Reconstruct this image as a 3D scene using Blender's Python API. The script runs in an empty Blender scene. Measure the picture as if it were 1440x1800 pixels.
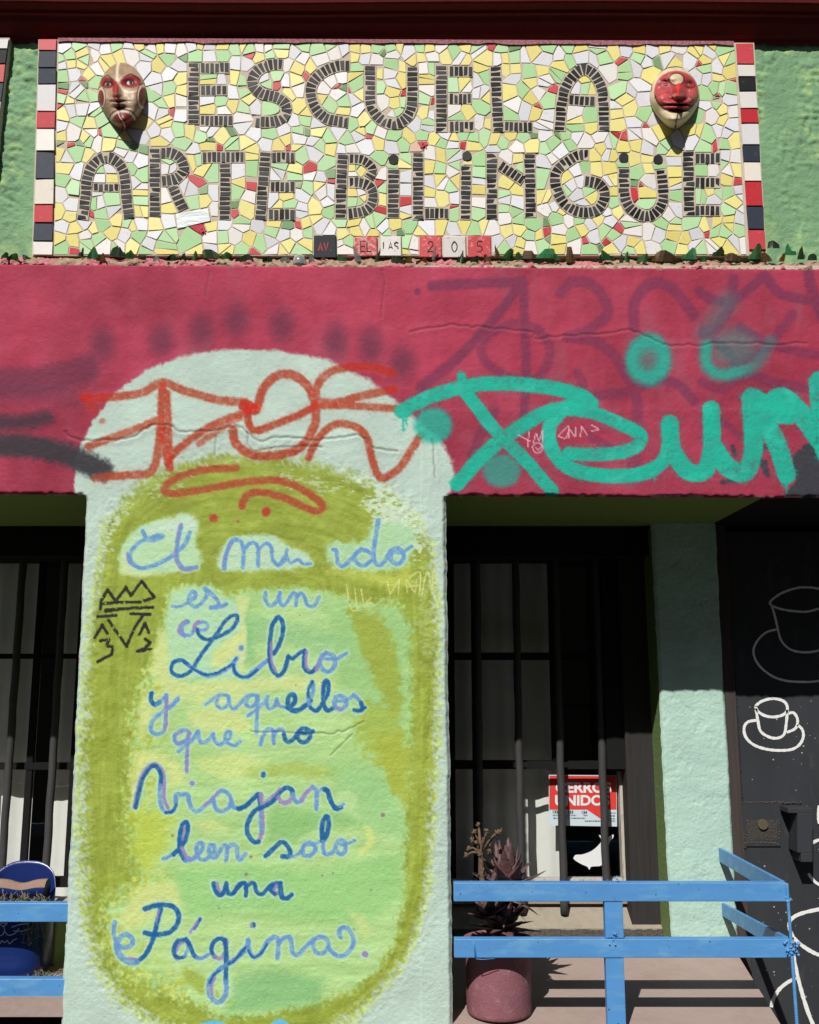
import bpy, math, random
import numpy as np
from mathutils import Vector, Matrix

# ------------------------------------------------------------------ camera, world, sun, exposure
scene = bpy.context.scene
C = scene.collection
PITCH = math.radians(10.0)
CAM = (0.0, -3.4, 1.6)
FOCAL = 1700.0                      # focal length in photograph pixels (1440 wide)
cam_data = bpy.data.cameras.new('camera')
cam = bpy.data.objects.new('camera', cam_data)
C.objects.link(cam)
cam.location = CAM
cam.rotation_euler = (math.pi / 2 + PITCH, 0, 0)
cam_data.sensor_fit = 'HORIZONTAL'
cam_data.sensor_width = 36.0
cam_data.lens = 36.0 * FOCAL / 1440.0
cam_data.clip_start = 0.05
cam_data.clip_end = 400.0
scene.camera = cam

SUN_DIR = Vector((0.37, 1.0, -1.07)).normalized()      # the way the light travels
to_sun = -SUN_DIR
elev = math.asin(to_sun.z)
world = bpy.data.worlds.new('World')
scene.world = world
world.use_nodes = True
wn = world.node_tree
for n in list(wn.nodes):
    wn.nodes.remove(n)
sky = wn.nodes.new('ShaderNodeTexSky')
sky.sky_type = 'NISHITA'
sky.sun_disc = False
sky.sun_elevation = elev
sky.sun_rotation = math.atan2(to_sun.x, to_sun.y)
sky.altitude = 50
bg = wn.nodes.new('ShaderNodeBackground')
bg.inputs['Strength'].default_value = 0.05
wo = wn.nodes.new('ShaderNodeOutputWorld')
wn.links.new(sky.outputs[0], bg.inputs[0])
wn.links.new(bg.outputs[0], wo.inputs[0])

sun_data = bpy.data.lights.new('sun', 'SUN')
sun_data.energy = 4.9
sun_data.angle = math.radians(0.5)
sun_data.color = (1.0, 0.965, 0.90)
sun = bpy.data.objects.new('sun', sun_data)
C.objects.link(sun)
sun.location = (-4, -10, 12)
sun.rotation_euler = SUN_DIR.to_track_quat('-Z', 'Y').to_euler()

scene.view_settings.view_transform = 'Standard'
scene.view_settings.look = 'None'
scene.view_settings.exposure = 0.0
scene.view_settings.gamma = 1.0
scene.view_settings.use_curve_mapping = False

# ------------------------------------------------------------------ helpers
random.seed(7)
SP, CP = math.sin(PITCH), math.cos(PITCH)

def P(px, py, Y=0.0):
    """point of the plane y = Y that the photograph shows at pixel (px, py)"""
    u = (px - 720.0) / FOCAL
    v = (900.0 - py) / FOCAL
    dy = CP - v * SP
    dz = SP + v * CP
    t = (Y - CAM[1]) / dy
    return (u * t, Y, CAM[2] + dz * t)

def Pn(px, py, Y):
    u = (px - 720.0) / FOCAL
    v = (900.0 - py) / FOCAL
    dy = CP - v * SP
    dz = SP + v * CP
    t = (Y - CAM[1]) / dy
    return np.stack([u * t, np.broadcast_to(Y, t.shape) + 0 * t, CAM[2] + dz * t], -1)

def lin(c):
    c = c / 255.0
    return c / 12.92 if c <= 0.04045 else ((c + 0.055) / 1.055) ** 2.4
def lin_n(a):
    a = np.clip(np.asarray(a, float) / 255.0, 0, 1)
    return np.where(a <= 0.04045, a / 12.92, ((a + 0.055) / 1.055) ** 2.4)
KA = 1.12                            # light that a sunlit white wall sends back
def col(r, g, b, k=KA):
    return tuple(min(0.92, lin(x) / k) for x in (r, g, b)) + (1.0,)

def mat(name, rgb, rough=0.6, metal=0.0, var=0.0, vscale=30.0, bump=0.0, bscale=120.0, coat=0.0,
        dirt=None, dirt_amt=0.0, dirt_scale=12.0, stretch=None, spec=0.5, bdist=0.01,
        chips=None, chip_at=0.70, chip_scale=60.0):
    m = bpy.data.materials.new(name)
    m.use_nodes = True
    nt = m.node_tree
    b = nt.nodes['Principled BSDF']
    b.inputs['Roughness'].default_value = rough
    b.inputs['Metallic'].default_value = metal
    b.inputs['Specular IOR Level'].default_value = spec
    b.inputs['Coat Weight'].default_value = coat
    rgb4 = tuple(rgb)[:3] + (1.0,)
    geo = nt.nodes.new('ShaderNodeNewGeometry')
    vec = geo.outputs['Position']
    if stretch:
        mp = nt.nodes.new('ShaderNodeMapping')
        mp.inputs['Scale'].default_value = stretch
        nt.links.new(vec, mp.inputs[0])
        vec = mp.outputs[0]
    last = None
    if var > 0:
        n = nt.nodes.new('ShaderNodeTexNoise')
        n.inputs['Scale'].default_value = vscale
        n.inputs['Detail'].default_value = 5
        nt.links.new(vec, n.inputs['Vector'])
        mx = nt.nodes.new('ShaderNodeMixRGB')
        mx.inputs[1].default_value = tuple(x * (1 - var) for x in rgb4[:3]) + (1,)
        mx.inputs[2].default_value = tuple(min(0.95, x * (1 + var)) for x in rgb4[:3]) + (1,)
        nt.links.new(n.outputs['Fac'], mx.inputs[0])
        last = mx.outputs[0]
    if dirt is not None:
        n = nt.nodes.new('ShaderNodeTexNoise')
        n.inputs['Scale'].default_value = dirt_scale
        n.inputs['Detail'].default_value = 8
        n.inputs['Roughness'].default_value = 0.65
        nt.links.new(vec, n.inputs['Vector'])
        r = nt.nodes.new('ShaderNodeValToRGB')
        r.color_ramp.elements[0].position = 0.62 - 0.3 * dirt_amt
        r.color_ramp.elements[1].position = 0.80 - 0.3 * dirt_amt
        nt.links.new(n.outputs['Fac'], r.inputs[0])
        mx = nt.nodes.new('ShaderNodeMixRGB')
        if last:
            nt.links.new(last, mx.inputs[1])
        else:
            mx.inputs[1].default_value = rgb4
        mx.inputs[2].default_value = tuple(dirt)[:3] + (1,)
        nt.links.new(r.outputs[0], mx.inputs[0])
        last = mx.outputs[0]
    if chips is not None:
        n = nt.nodes.new('ShaderNodeTexNoise')
        n.inputs['Scale'].default_value = chip_scale
        n.inputs['Detail'].default_value = 3
        nt.links.new(geo.outputs['Position'], n.inputs['Vector'])
        r = nt.nodes.new('ShaderNodeValToRGB')
        r.color_ramp.elements[0].position = chip_at
        r.color_ramp.elements[1].position = chip_at + .015
        nt.links.new(n.outputs['Fac'], r.inputs[0])
        mx = nt.nodes.new('ShaderNodeMixRGB')
        if last:
            nt.links.new(last, mx.inputs[1])
        else:
            mx.inputs[1].default_value = rgb4
        mx.inputs[2].default_value = tuple(chips)[:3] + (1,)
        nt.links.new(r.outputs[0], mx.inputs[0])
        last = mx.outputs[0]
    if last:
        nt.links.new(last, b.inputs['Base Color'])
    else:
        b.inputs['Base Color'].default_value = rgb4
    if bump > 0:
        n = nt.nodes.new('ShaderNodeTexNoise')
        n.inputs['Scale'].default_value = bscale
        n.inputs['Detail'].default_value = 6
        nt.links.new(vec, n.inputs['Vector'])
        bp = nt.nodes.new('ShaderNodeBump')
        bp.inputs['Strength'].default_value = bump
        bp.inputs['Distance'].default_value = bdist
        nt.links.new(n.outputs['Fac'], bp.inputs['Height'])
        nt.links.new(bp.outputs[0], b.inputs['Normal'])
    return m

def paint_mat(name, rough=0.75, bump=0.55, bscale=210.0, bdist=0.004, var=0.06):
    """paint laid on stucco: pigment per vertex, grain and fine relief from noise"""
    m = bpy.data.materials.new(name)
    m.use_nodes = True
    nt = m.node_tree
    b = nt.nodes['Principled BSDF']
    b.inputs['Roughness'].default_value = rough
    b.inputs['Specular IOR Level'].default_value = 0.3
    a = nt.nodes.new('ShaderNodeAttribute')
    a.attribute_name = 'paint'
    geo = nt.nodes.new('ShaderNodeNewGeometry')
    n = nt.nodes.new('ShaderNodeTexNoise')
    n.inputs['Scale'].default_value = 260
    n.inputs['Detail'].default_value = 4
    nt.links.new(geo.outputs['Position'], n.inputs['Vector'])
    mr = nt.nodes.new('ShaderNodeMapRange')
    mr.inputs[1].default_value = 0.25
    mr.inputs[2].default_value = 0.75
    mr.inputs[3].default_value = 1 - var
    mr.inputs[4].default_value = 1 + var
    nt.links.new(n.outputs['Fac'], mr.inputs[0])
    mu = nt.nodes.new('ShaderNodeVectorMath')
    mu.operation = 'SCALE'
    nt.links.new(a.outputs['Color'], mu.inputs[0])
    nt.links.new(mr.outputs[0], mu.inputs['Scale'])
    nt.links.new(mu.outputs[0], b.inputs['Base Color'])
    n2 = nt.nodes.new('ShaderNodeTexNoise')
    n2.inputs['Scale'].default_value = bscale
    n2.inputs['Detail'].default_value = 5
    n2.inputs['Roughness'].default_value = 0.6
    nt.links.new(geo.outputs['Position'], n2.inputs['Vector'])
    bp = nt.nodes.new('ShaderNodeBump')
    bp.inputs['Strength'].default_value = bump
    bp.inputs['Distance'].default_value = bdist
    nt.links.new(n2.outputs['Fac'], bp.inputs['Height'])
    nt.links.new(bp.outputs[0], b.inputs['Normal'])
    return m

def empty(name, loc, label=None, cat=None, group=None, kind=None):
    o = bpy.data.objects.new(name, None)
    o.empty_display_size = 0.05
    C.objects.link(o)
    o.location = loc
    if label: o['label'] = label
    if cat: o['category'] = cat
    if group: o['group'] = group
    if kind: o['kind'] = kind
    return o

def world_loc(o):
    v = Vector((0, 0, 0))
    while o is not None:
        v = v + o.location
        o = o.parent
    return v

def link(name, me, parent=None, mats=(), origin=None, label=None, cat=None, group=None, kind=None):
    """me holds world coordinates; they are re-centred on the parent (or on origin)"""
    for m in mats:
        me.materials.append(m)
    o = bpy.data.objects.new(name, me)
    C.objects.link(o)
    base = world_loc(parent) if parent is not None else Vector((0, 0, 0))
    org = Vector(origin) if origin is not None else base
    me.transform(Matrix.Translation(-org))
    if parent is not None:
        o.parent = parent
    o.location = org - base
    if label: o['label'] = label
    if cat: o['category'] = cat
    if group: o['group'] = group
    if kind: o['kind'] = kind
    return o

class MB:
    """collects polygons"""
    def __init__(self):
        self.v, self.f, self.m, self.s = [], [], [], []
    def add(self, vs, fs, mi=0, smooth=False):
        k = len(self.v)
        self.v += [tuple(p) for p in vs]
        self.f += [tuple(i + k for i in f) for f in fs]
        self.m += [mi] * len(fs)
        self.s += [smooth] * len(fs)
        return self
    def box(self, x0, x1, y0, y1, z0, z1, mi=0):
        vs = [(x, y, z) for z in (z0, z1) for y in (y0, y1) for x in (x0, x1)]
        return self.add(vs, [(0, 2, 3, 1), (4, 5, 7, 6), (0, 1, 5, 4), (2, 6, 7, 3), (0, 4, 6, 2), (1, 3, 7, 5)], mi)
    def hexa(self, p, mi=0):
        """8 corners: bottom ring 0-3, top ring 4-7"""
        return self.add(p, [(3, 2, 1, 0), (4, 5, 6, 7), (0, 1, 5, 4), (1, 2, 6, 5), (2, 3, 7, 6), (3, 0, 4, 7)], mi)
    def tube(self, pts, r, n=10, mi=0, caps=True, flat=1.0):
        pts = [Vector(p) for p in pts]
        rs = r if isinstance(r, (list, tuple)) else [r] * len(pts)
        vs, fs = [], []
        up = None
        for i, p in enumerate(pts):
            a = pts[max(0, i - 1)]
            b = pts[min(len(pts) - 1, i + 1)]
            d = (b - a)
            if d.length < 1e-9: d = Vector((0, 0, 1))
            d.normalize()
            if up is None:
                up = d.cross(Vector((0.3, 1, 0.2)))
                if up.length < 0.1: up = d.cross(Vector((1, 0, 0)))
            up = (up - d * up.dot(d))
            up.normalize()
            w = d.cross(up)
            for k in range(n):
                t = 2 * math.pi * k / n
                vs.append(p + (up * math.cos(t) + w * math.sin(t) * flat) * rs[i])
        for i in range(len(pts) - 1):
            for k in range(n):
                a, b = i * n + k, i * n + (k + 1) % n
                fs.append((a, b, b + n, a + n))
        self.add(vs, fs, mi, True)
        if caps:
            k = len(self.v) - len(vs)
            self.f += [tuple(k + i for i in range(n))[::-1], tuple(k + (len(pts) - 1) * n + i for i in range(n))]
            self.m += [mi, mi]
            self.s += [False, False]
        return self
    def lathe(self, prof, cx, cy, n=40, mi=0, wob=0.0):
        vs, fs = [], []
        for (r, z) in prof:
            for k in range(n):
                t = 2 * math.pi * k / n
                vs.append((cx + r * math.cos(t), cy + r * math.sin(t), z))
        for i in range(len(prof) - 1):
            for k in range(n):
                a, b = i * n + k, i * n + (k + 1) % n
                fs.append((a, b, b + n, a + n))
        return self.add(vs, fs, mi, True)
    def mesh(self, name):
        me = bpy.data.meshes.new(name)
        me.from_pydata(self.v, [], self.f)
        me.polygons.foreach_set('material_index', self.m)
        me.polygons.foreach_set('use_smooth', self.s)
        me.update()
        return me
    def build(self, name, mats, parent=None, bevel=0.0, **kw):
        me = self.mesh(name)
        if not isinstance(mats, (list, tuple)): mats = [mats]
        o = link(name, me, parent, mats, **kw)
        if bevel > 0:
            b = o.modifiers.new('bevel', 'BEVEL')
            b.width = bevel
            b.segments = 2
            b.limit_method = 'ANGLE'
        return o

def grid_mesh(name, V, color, smooth=True):
    """V: rows x cols x 3 world points, seen from the front; color rows x cols x 3 linear pigment"""
    R, W = V.shape[:2]
    me = bpy.data.meshes.new(name)
    me.vertices.add(R * W)
    me.vertices.foreach_set('co', V.reshape(-1).astype(np.float32))
    idx = np.arange(R * W).reshape(R, W)
    q = np.stack([idx[:-1, :-1], idx[1:, :-1], idx[1:, 1:], idx[:-1, 1:]], -1).reshape(-1, 4)
    nf = len(q)
    me.loops.add(nf * 4)
    me.loops.foreach_set('vertex_index', q.reshape(-1).astype(np.int32))
    me.polygons.add(nf)
    me.polygons.foreach_set('loop_start', np.arange(0, nf * 4, 4, dtype=np.int32))
    me.polygons.foreach_set('use_smooth', np.full(nf, smooth, dtype=bool))
    me.update(calc_edges=True)
    a = me.attributes.new('paint', 'FLOAT_COLOR', 'POINT')
    c4 = np.ones((R * W, 4), np.float32)
    c4[:, :3] = color.reshape(-1, 3)
    a.data.foreach_set('color', c4.reshape(-1))
    me.validate()
    return me

# ---- numpy noise -------------------------------------------------
def _hash(ix, iy, seed):
    h = (ix.astype(np.int64) * 374761393 + iy.astype(np.int64) * 668265263 + seed * 1274126177) & 0xffffffff
    h = ((h ^ (h >> 13)) * 1274126177) & 0xffffffff
    h = h ^ (h >> 16)
    return (h & 0xffff) / 65535.0
def vn(x, y, s, seed=0, sy=None):
    """value noise 0..1, cell size s pixels (sy down the picture)"""
    x = x / s
    y = y / (sy or s)
    ix, iy = np.floor(x), np.floor(y)
    fx, fy = x - ix, y - iy
    fx = fx * fx * (3 - 2 * fx)
    fy = fy * fy * (3 - 2 * fy)
    a = _hash(ix, iy, seed); b = _hash(ix + 1, iy, seed)
    c = _hash(ix, iy + 1, seed); d = _hash(ix + 1, iy + 1, seed)
    return (a * (1 - fx) + b * fx) * (1 - fy) + (c * (1 - fx) + d * fx) * fy
def fbm(x, y, s, seed=0, octv=4, sy=None):
    t, amp, tot = 0, 1.0, 0
    for i in range(octv):
        t = t + amp * vn(x + 31.7 * i, y + 17.3 * i, s / 2 ** i, seed + i * 13, (sy / 2 ** i) if sy else None)
        tot += amp
        amp *= 0.55
    return t / tot
def sm(a, b, x):
    t = np.clip((x - a) / (b - a), 0, 1)
    return t * t * (3 - 2 * t)

def spline(pts, n=6, closed=False):
    p = [np.array(q, float) for q in pts]
    if len(p) < 3: return np.array(p)
    out = []
    N = len(p)
    for i in range(N - 1):
        p0 = p[max(0, i - 1)]; p1 = p[i]; p2 = p[i + 1]; p3 = p[min(N - 1, i + 2)]
        for k in range(n):
            t = k / n
            out.append(0.5 * ((2 * p1) + (-p0 + p2) * t + (2 * p0 - 5 * p1 + 4 * p2 - p3) * t * t + (-p0 + 3 * p1 - 3 * p2 + p3) * t ** 3))
    out.append(p[-1])
    return np.array(out)

def seg_dist(X, Y, poly, reach):
    """distance of flat arrays X, Y to a polyline, 1e9 beyond reach"""
    D = np.full(X.shape, 1e9)
    poly = np.asarray(poly, float)
    x0, y0 = poly.min(0) - reach
    x1, y1 = poly.max(0) + reach
    sel = np.nonzero((X > x0) & (X < x1) & (Y > y0) & (Y < y1))[0]
    if not len(sel): return D
    xs, ys = X[sel], Y[sel]
    d = np.full(xs.shape, 1e18)
    if len(poly) == 1:
        d = (xs - poly[0, 0]) ** 2 + (ys - poly[0, 1]) ** 2
    for a, b in zip(poly[:-1], poly[1:]):
        e = b - a
        L = float(e @ e) + 1e-9
        near = (xs > min(a[0], b[0]) - reach) & (xs < max(a[0], b[0]) + reach) & (ys > min(a[1], b[1]) - reach) & (ys < max(a[1], b[1]) + reach)
        k = np.nonzero(near)[0]
        t = np.clip(((xs[k] - a[0]) * e[0] + (ys[k] - a[1]) * e[1]) / L, 0, 1)
        dd = (xs[k] - a[0] - t * e[0]) ** 2 + (ys[k] - a[1] - t * e[1]) ** 2
        d[k] = np.minimum(d[k], dd)
    D[sel] = np.sqrt(d)
    return D

def poly_sdf(X, Y, poly):
    """negative inside"""
    poly = np.asarray(poly, float)
    d = np.full(X.shape, 1e18)
    inside = np.zeros(X.shape, bool)
    n = len(poly)
    for i in range(n):
        a, b = poly[i], poly[(i + 1) % n]
        e = b - a
        L = float(e @ e) + 1e-9
        t = np.clip(((X - a[0]) * e[0] + (Y - a[1]) * e[1]) / L, 0, 1)
        d = np.minimum(d, (X - a[0] - t * e[0]) ** 2 + (Y - a[1] - t * e[1]) ** 2)
        if a[1] != b[1]:
            c = ((a[1] > Y) != (b[1] > Y)) & (X < (b[0] - a[0]) * (Y - a[1]) / (b[1] - a[1]) + a[0])
            inside ^= c
    d = np.sqrt(d)
    return np.where(inside, -d, d)

def ribbon(mb, pts, hw, Y, mi=0, n=5, thick=0.0012, px=True, smooth_pts=True):
    """a painted line as a thin raised strip on the plane y = Y (pixels of the photograph)"""
    s = spline(pts, n) if (smooth_pts and len(pts) > 2) else np.array(pts, float)
    L, R = [], []
    for i in range(len(s)):
        a = s[max(0, i - 1)]; b = s[min(len(s) - 1, i + 1)]
        d = b - a
        d = d / (np.linalg.norm(d) + 1e-9)
        nrm = np.array([-d[1], d[0]])
        h = hw * (0.86 + 0.28 * random.random())
        L.append(s[i] + nrm * h)
        R.append(s[i] - nrm * h)
    vs = [P(p[0], p[1], Y - thick) for p in L] + [P(p[0], p[1], Y - thick) for p in R]
    k = len(s)
    mb.add(vs, [(i, i + 1, k + i + 1, k + i) for i in range(k - 1)], mi)
    return mb

def Z(ox, oy, s, pts):
    return [(ox + x / s, oy + y / s) for x, y in pts]
# ------------------------------------------------------------------ what is painted on the wall (photograph pixels)
A1 = (200, 900, 4.8); A2 = (440, 900, 4.8); A3 = (240, 1180, 6.545); A4 = (440, 1180, 6.545)
A5 = (220, 1330, 6.545); A6 = (420, 1330, 6.545); A7 = (180, 1530, 5.76); A8 = (410, 1530, 5.76)
WORDS = [  # frame, colour (L light blue, D dark blue, V lilac), half width, points
 # El mundo
 (A1, 'V', 3.6, [(238,165),(120,350),(135,425),(215,470)][1:]),
 (A1, 'L', 4.4, [(245,160),(270,210),(310,240),(370,225),(415,205),(370,195),(320,215),(250,240),(170,300),(135,370),(155,430),(225,472),(330,455),(430,410),(520,350),(600,270),(640,175)]),
 (A1, 'V', 4.0, [(565,110),(543,200),(530,320),(535,420),(590,485),(700,470)]),
 (A1, 'L', 3.6, [(572,130),(550,220),(538,320),(545,410),(600,470),(700,462)]),
 (A1, 'V', 4.2, [(930,475),(945,360),(1000,250)]),
 (A1, 'L', 4.2, [(935,475),(950,360),(1000,240),(1070,250),(1095,330),(1090,470)]),
 (A1, 'L', 4.2, [(1095,320),(1160,262),(1212,290),(1218,450)]),
 (A1, 'L', 4.0, [(1222,325),(1280,265),(1330,300),(1340,400),(1390,450),(1440,410)]),
 (A2, 'L', 3.8, [(190,400),(230,440),(290,380),(310,315)]),
 (A2, 'L', 3.4, [(305,360),(340,430),(400,400),(450,440),(510,435)]),
 (A2, 'L', 4.2, [(700,320),(728,330),(740,430),(790,455),(860,390),(930,325),(990,330)]),
 (A2, 'L', 4.4, [(1010,345),(940,315),(880,370),(900,430),(960,450),(1020,410)]),
 (A2, 'L', 4.8, [(1080,70),(1060,200),(1040,340),(1050,420),(1090,450),(1130,420),(1185,335)]),
 (A2, 'L', 4.6, [(1190,330),(1240,305),(1290,340),(1290,400),(1240,440),(1190,410),(1188,350)]),
 (A2, 'L', 3.6, [(1200,325),(1240,345),(1300,330),(1360,290)]),
 # es un
 (A1, 'L', 3.4, [(495,797),(560,795),(630,765)]),
 (A1, 'L', 4.2, [(630,765),(690,710),(675,672),(640,700),(640,770),(690,800),(740,770),(790,690),(765,645)]),
 (A1, 'L', 4.0, [(780,650),(870,740),(880,785),(820,810)]),
 (A1, 'L', 4.0, [(820,802),(900,802),(950,778)]),
 (A2, 'L', 4.2, [(130,680),(130,750),(170,790),(220,760),(250,685)]),
 (A2, 'L', 4.0, [(250,680),(250,750),(275,790),(310,760),(360,690),(390,700),(385,790)]),
 (A2, 'L', 4.0, [(390,720),(430,690),(460,720),(480,780),(530,795),(580,720)]),
 # Libro
 (A1, 'V', 4.0, [(620,920),(570,950),(555,1010),(600,1048)]),
 (A1, 'L', 3.6, [(632,925),(585,960),(575,1010),(610,1040),(660,1030),(690,960),(750,925),(790,950),(780,990),(725,1000)]),
 (A1, 'V', 3.6, [(690,1000),(680,960),(720,925)]),
 (A1, 'D', 4.0, [(705,990),(720,1040),(780,1075),(860,1060),(950,1020),(1020,960),(1045,890),(1010,870),(940,920),(880,1010),(800,1120),(720,1230),(650,1340),(560,1385),(490,1350),(500,1275),(570,1250),(640,1300)]),
 (A1, 'L', 4.4, [(640,1300),(720,1350),(800,1378),(900,1355),(985,1300),(1040,1235)]),
 (A1, 'D', 2.6, [(650,1310),(720,1352),(800,1372),(900,1345),(985,1290),(1030,1235)]),
 (A1, 'L', 4.6, [(1012,1270),(1020,1350),(1090,1395),(1160,1375),(1230,1310),(1300,1250)]),
 (A1, 'D', 3.2, [(1008,1290),(1030,1360),(1085,1393),(1160,1375),(1210,1330)]),
 (A1, 'V', 5.2, [(1076,1147)]), (A1, 'L', 4.0, [(1082,1145)]),
 (A2, 'L', 4.6, [(0,1365),(80,1305),(150,1250)]), (A2, 'D', 3.0, [(0,1378),(60,1335)]),
 (A2, 'D', 4.6, [(200,1195),(255,1090),(278,960),(240,890),(190,950),(168,1080),(165,1250),(200,1350),(245,1380),(290,1330),(320,1220)]),
 (A2, 'V', 2.6, [(178,1100),(180,1250),(215,1345)]),
 (A2, 'D', 4.0, [(320,1215),(355,1238),(410,1195),(455,1170)]),
 (A2, 'D', 4.4, [(460,1170),(452,1280),(470,1335),(520,1350),(570,1300)]),
 (A2, 'V', 3.0, [(478,1175),(468,1280),(490,1330)]),
 (A2, 'V', 4.0, [(560,1330),(585,1250),(640,1185)]),
 (A2, 'L', 4.6, [(640,1190),(600,1225),(590,1290),(625,1340),(680,1340),(715,1280),(700,1215),(640,1190)]),
 (A2, 'L', 3.8, [(610,1235),(720,1240),(815,1190)]),
 # y aquellos
 (A3, 'D', 4.8, [(175,255),(165,330),(210,382),(268,355)]),
 (A3, 'L', 3.8, [(230,385),(280,350),(330,290),(345,270)]),
 (A3, 'L', 4.2, [(345,270),(342,400),(335,560),(320,670),(260,720),(185,705),(165,620),(210,540),(310,460),(400,400),(480,320)]),
 (A3, 'V', 2.6, [(352,300),(348,450),(345,600),(325,680)]),
 (A3, 'L', 3.6, [(795,385),(880,320),(960,275),(1040,280),(1058,330),(1040,400),(970,425),(920,380),(930,330)]),
 (A3, 'L', 3.8, [(1060,300),(1080,400),(1130,425),(1200,365),(1280,290),(1370,275),(1390,330),(1360,390),(1300,410),(1258,370),(1285,305)]),
 (A3, 'L', 4.0, [(1395,280),(1388,450),(1382,700)]), (A3, 'L', 3.6, [(1280,515),(1375,445)]),
 (A4, 'L', 4.0, [(70,440),(160,360),(200,290)]), (A4, 'L', 4.0, [(190,330),(190,380),(225,430),(280,400),(310,320)]),
 (A4, 'L', 3.8, [(310,350),(340,400),(430,420)]),
 (A4, 'D', 5.0, [(430,420),(500,370),(515,300),(480,265),(438,310),(435,400),(480,450),(560,445),(650,385)]),
 (A4, 'L', 4.2, [(700,330),(728,200),(712,120)]), (A4, 'D', 3.2, [(712,120),(672,210),(668,300)]),
 (A4, 'D', 4.0, [(650,385),(700,340)]), (A4, 'L', 4.2, [(668,330),(690,420)]),
 (A4, 'D', 4.4, [(695,420),(760,455),(820,385),(895,250),(900,150),(870,105),(845,180),(838,330),(860,420),(900,450),(955,420)]),
 (A4, 'L', 5.0, [(970,400),(975,320),(1040,285),(1098,325),(1098,400),(1040,435),(985,420)]),
 (A4, 'V', 2.6, [(985,410),(1030,435),(1080,420)]), (A4, 'L', 3.6, [(1000,345),(1060,340),(1120,330),(1190,270)]),
 (A4, 'L', 3.8, [(1190,270),(1250,330),(1280,380)]), (A4, 'D', 4.4, [(1275,360),(1290,430),(1250,455),(1200,445)]), (A4, 'D', 3.0, [(1270,455),(1322,415)]),
 # que no
 (A3, 'V', 4.4, [(520,690),(450,730),(445,800),(490,830),(560,800)]),
 (A3, 'L', 4.0, [(610,720),(580,685),(520,680),(440,740),(440,800),(480,838),(560,800),(600,740)]),
 (A3, 'V', 3.8, [(600,700),(592,850),(578,1060)]), (A5, 'V', 3.8, [(712,0),(708,172)]), (A3, 'L', 2.0, [(585,720),(578,880),(562,1060)]),
 (A3, 'L', 4.0, [(485,920),(560,860),(640,790),(710,690)]), (A3, 'L', 3.8, [(712,690),(720,780),(760,822),(830,790),(880,720)]),
 (A3, 'L', 3.8, [(880,720),(895,780),(940,842),(1000,822),(1075,770),(1080,705),(1035,705),(1022,790),(1080,842),(1140,852),(1190,805)]),
 (A4, 'L', 4.2, [(120,840),(150,740),(200,672),(260,685),(272,830)]), (A4, 'L', 3.8, [(275,730),(320,675),(370,672),(385,720)]),
 (A4, 'D', 4.4, [(385,730),(405,790),(440,815),(500,780),(550,700),(610,655),(680,685),(688,750),(640,812),(585,812),(545,765),(570,710),(640,718),(720,690)]),
 # Viajan
 (A5, 'V', 4.0, [(105,585),(135,430),(195,220),(280,105),(370,98),(440,200),(447,350),(447,480),(495,600)]),
 (A5, 'D', 4.2, [(122,585),(155,430),(215,235),(295,125),(355,115),(408,200),(405,330)]),
 (A5, 'L', 4.2, [(400,330),(400,500),(430,600),(480,645),(550,630)]), (A5, 'D', 3.6, [(470,645),(545,630),(585,560),(585,480)]),
 (A5, 'L', 4.4, [(580,520),(590,430),(650,440),(720,440),(735,520),(770,600),(830,630),(920,570),(1010,480),(1110,395),(1190,430),(1220,510),(1190,590),(1110,630),(1040,590),(1020,510)]),
 (A5, 'V', 2.4, [(900,570),(1000,480),(1080,405)]),
 (A5, 'L', 4.0, [(1215,500),(1250,580),(1310,602)]), (A5, 'D', 4.0, [(1305,605),(1380,570),(1440,515)]),
 (A5, 'V', 5.5, [(772,310)]), (A5, 'L', 3.2, [(778,318)]),
 (A6, 'D', 4.6, [(0,600),(80,570),(160,490),(225,435)]), (A6, 'D', 4.0, [(225,435),(240,520),(250,590)]),
 (A6, 'V', 4.4, [(255,430),(262,560),(268,700),(270,850),(225,985)]), (A6, 'L', 3.2, [(245,590),(245,700),(255,850)]),
 (A6, 'D', 4.8, [(225,980),(170,980),(105,900),(95,800),(130,700),(200,612),(300,570),(400,500),(470,410),(545,360),(610,385),(618,430)]),
 (A6, 'V', 2.4, [(290,530),(400,440),(470,370)]),
 (A6, 'V', 4.4, [(620,440),(570,520),(500,525),(455,475)]), (A6, 'L', 4.4, [(620,430),(650,515),(700,525),(730,500)]),
 (A6, 'V', 4.6, [(720,500),(770,430),(850,350)]), (A6, 'L', 4.6, [(850,350),(895,400),(890,600)]), (A6, 'L', 3.6, [(900,420),(960,370),(1000,370)]),
 (A6, 'D', 5.0, [(985,378),(1020,400),(1050,490),(1090,570),(1130,600),(1175,585)]), (A6, 'L', 3.2, [(1160,580),(1205,548)]),
 (A6, 'D', 5.0, [(284,200),(280,218)]),
 # leen solo
 (A5, 'L', 4.0, [(440,1178),(540,1130),(590,1095)]), (A5, 'D', 4.8, [(560,1125),(640,1040),(695,950),(722,840),(708,755),(660,785),(635,880),(625,1000),(640,1110),(690,1190)]),
 (A5, 'V', 4.0, [(655,1050),(690,1130),(760,1175),(820,1140)]), (A5, 'V', 2.0, [(690,800),(660,960)]),
 (A5, 'L', 4.4, [(700,1195),(760,1190),(830,1140),(890,1060),(890,1005),(845,1000),(820,1060),(840,1150),(900,1190),(970,1150),(1030,1080),(1025,1025),(980,1025),(965,1090),(1000,1160),(1050,1150),(1110,1050),(1150,1020),(1175,1060),(1162,1190)]),
 (A5, 'L', 4.4, [(1175,1060),(1230,1012),(1285,1040),(1290,1130),(1320,1190),(1385,1120)]),
 (A6, 'D', 4.8, [(305,1145),(400,1060),(490,985),(560,1030),(592,1100),(570,1150),(500,1148)]),
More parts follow.
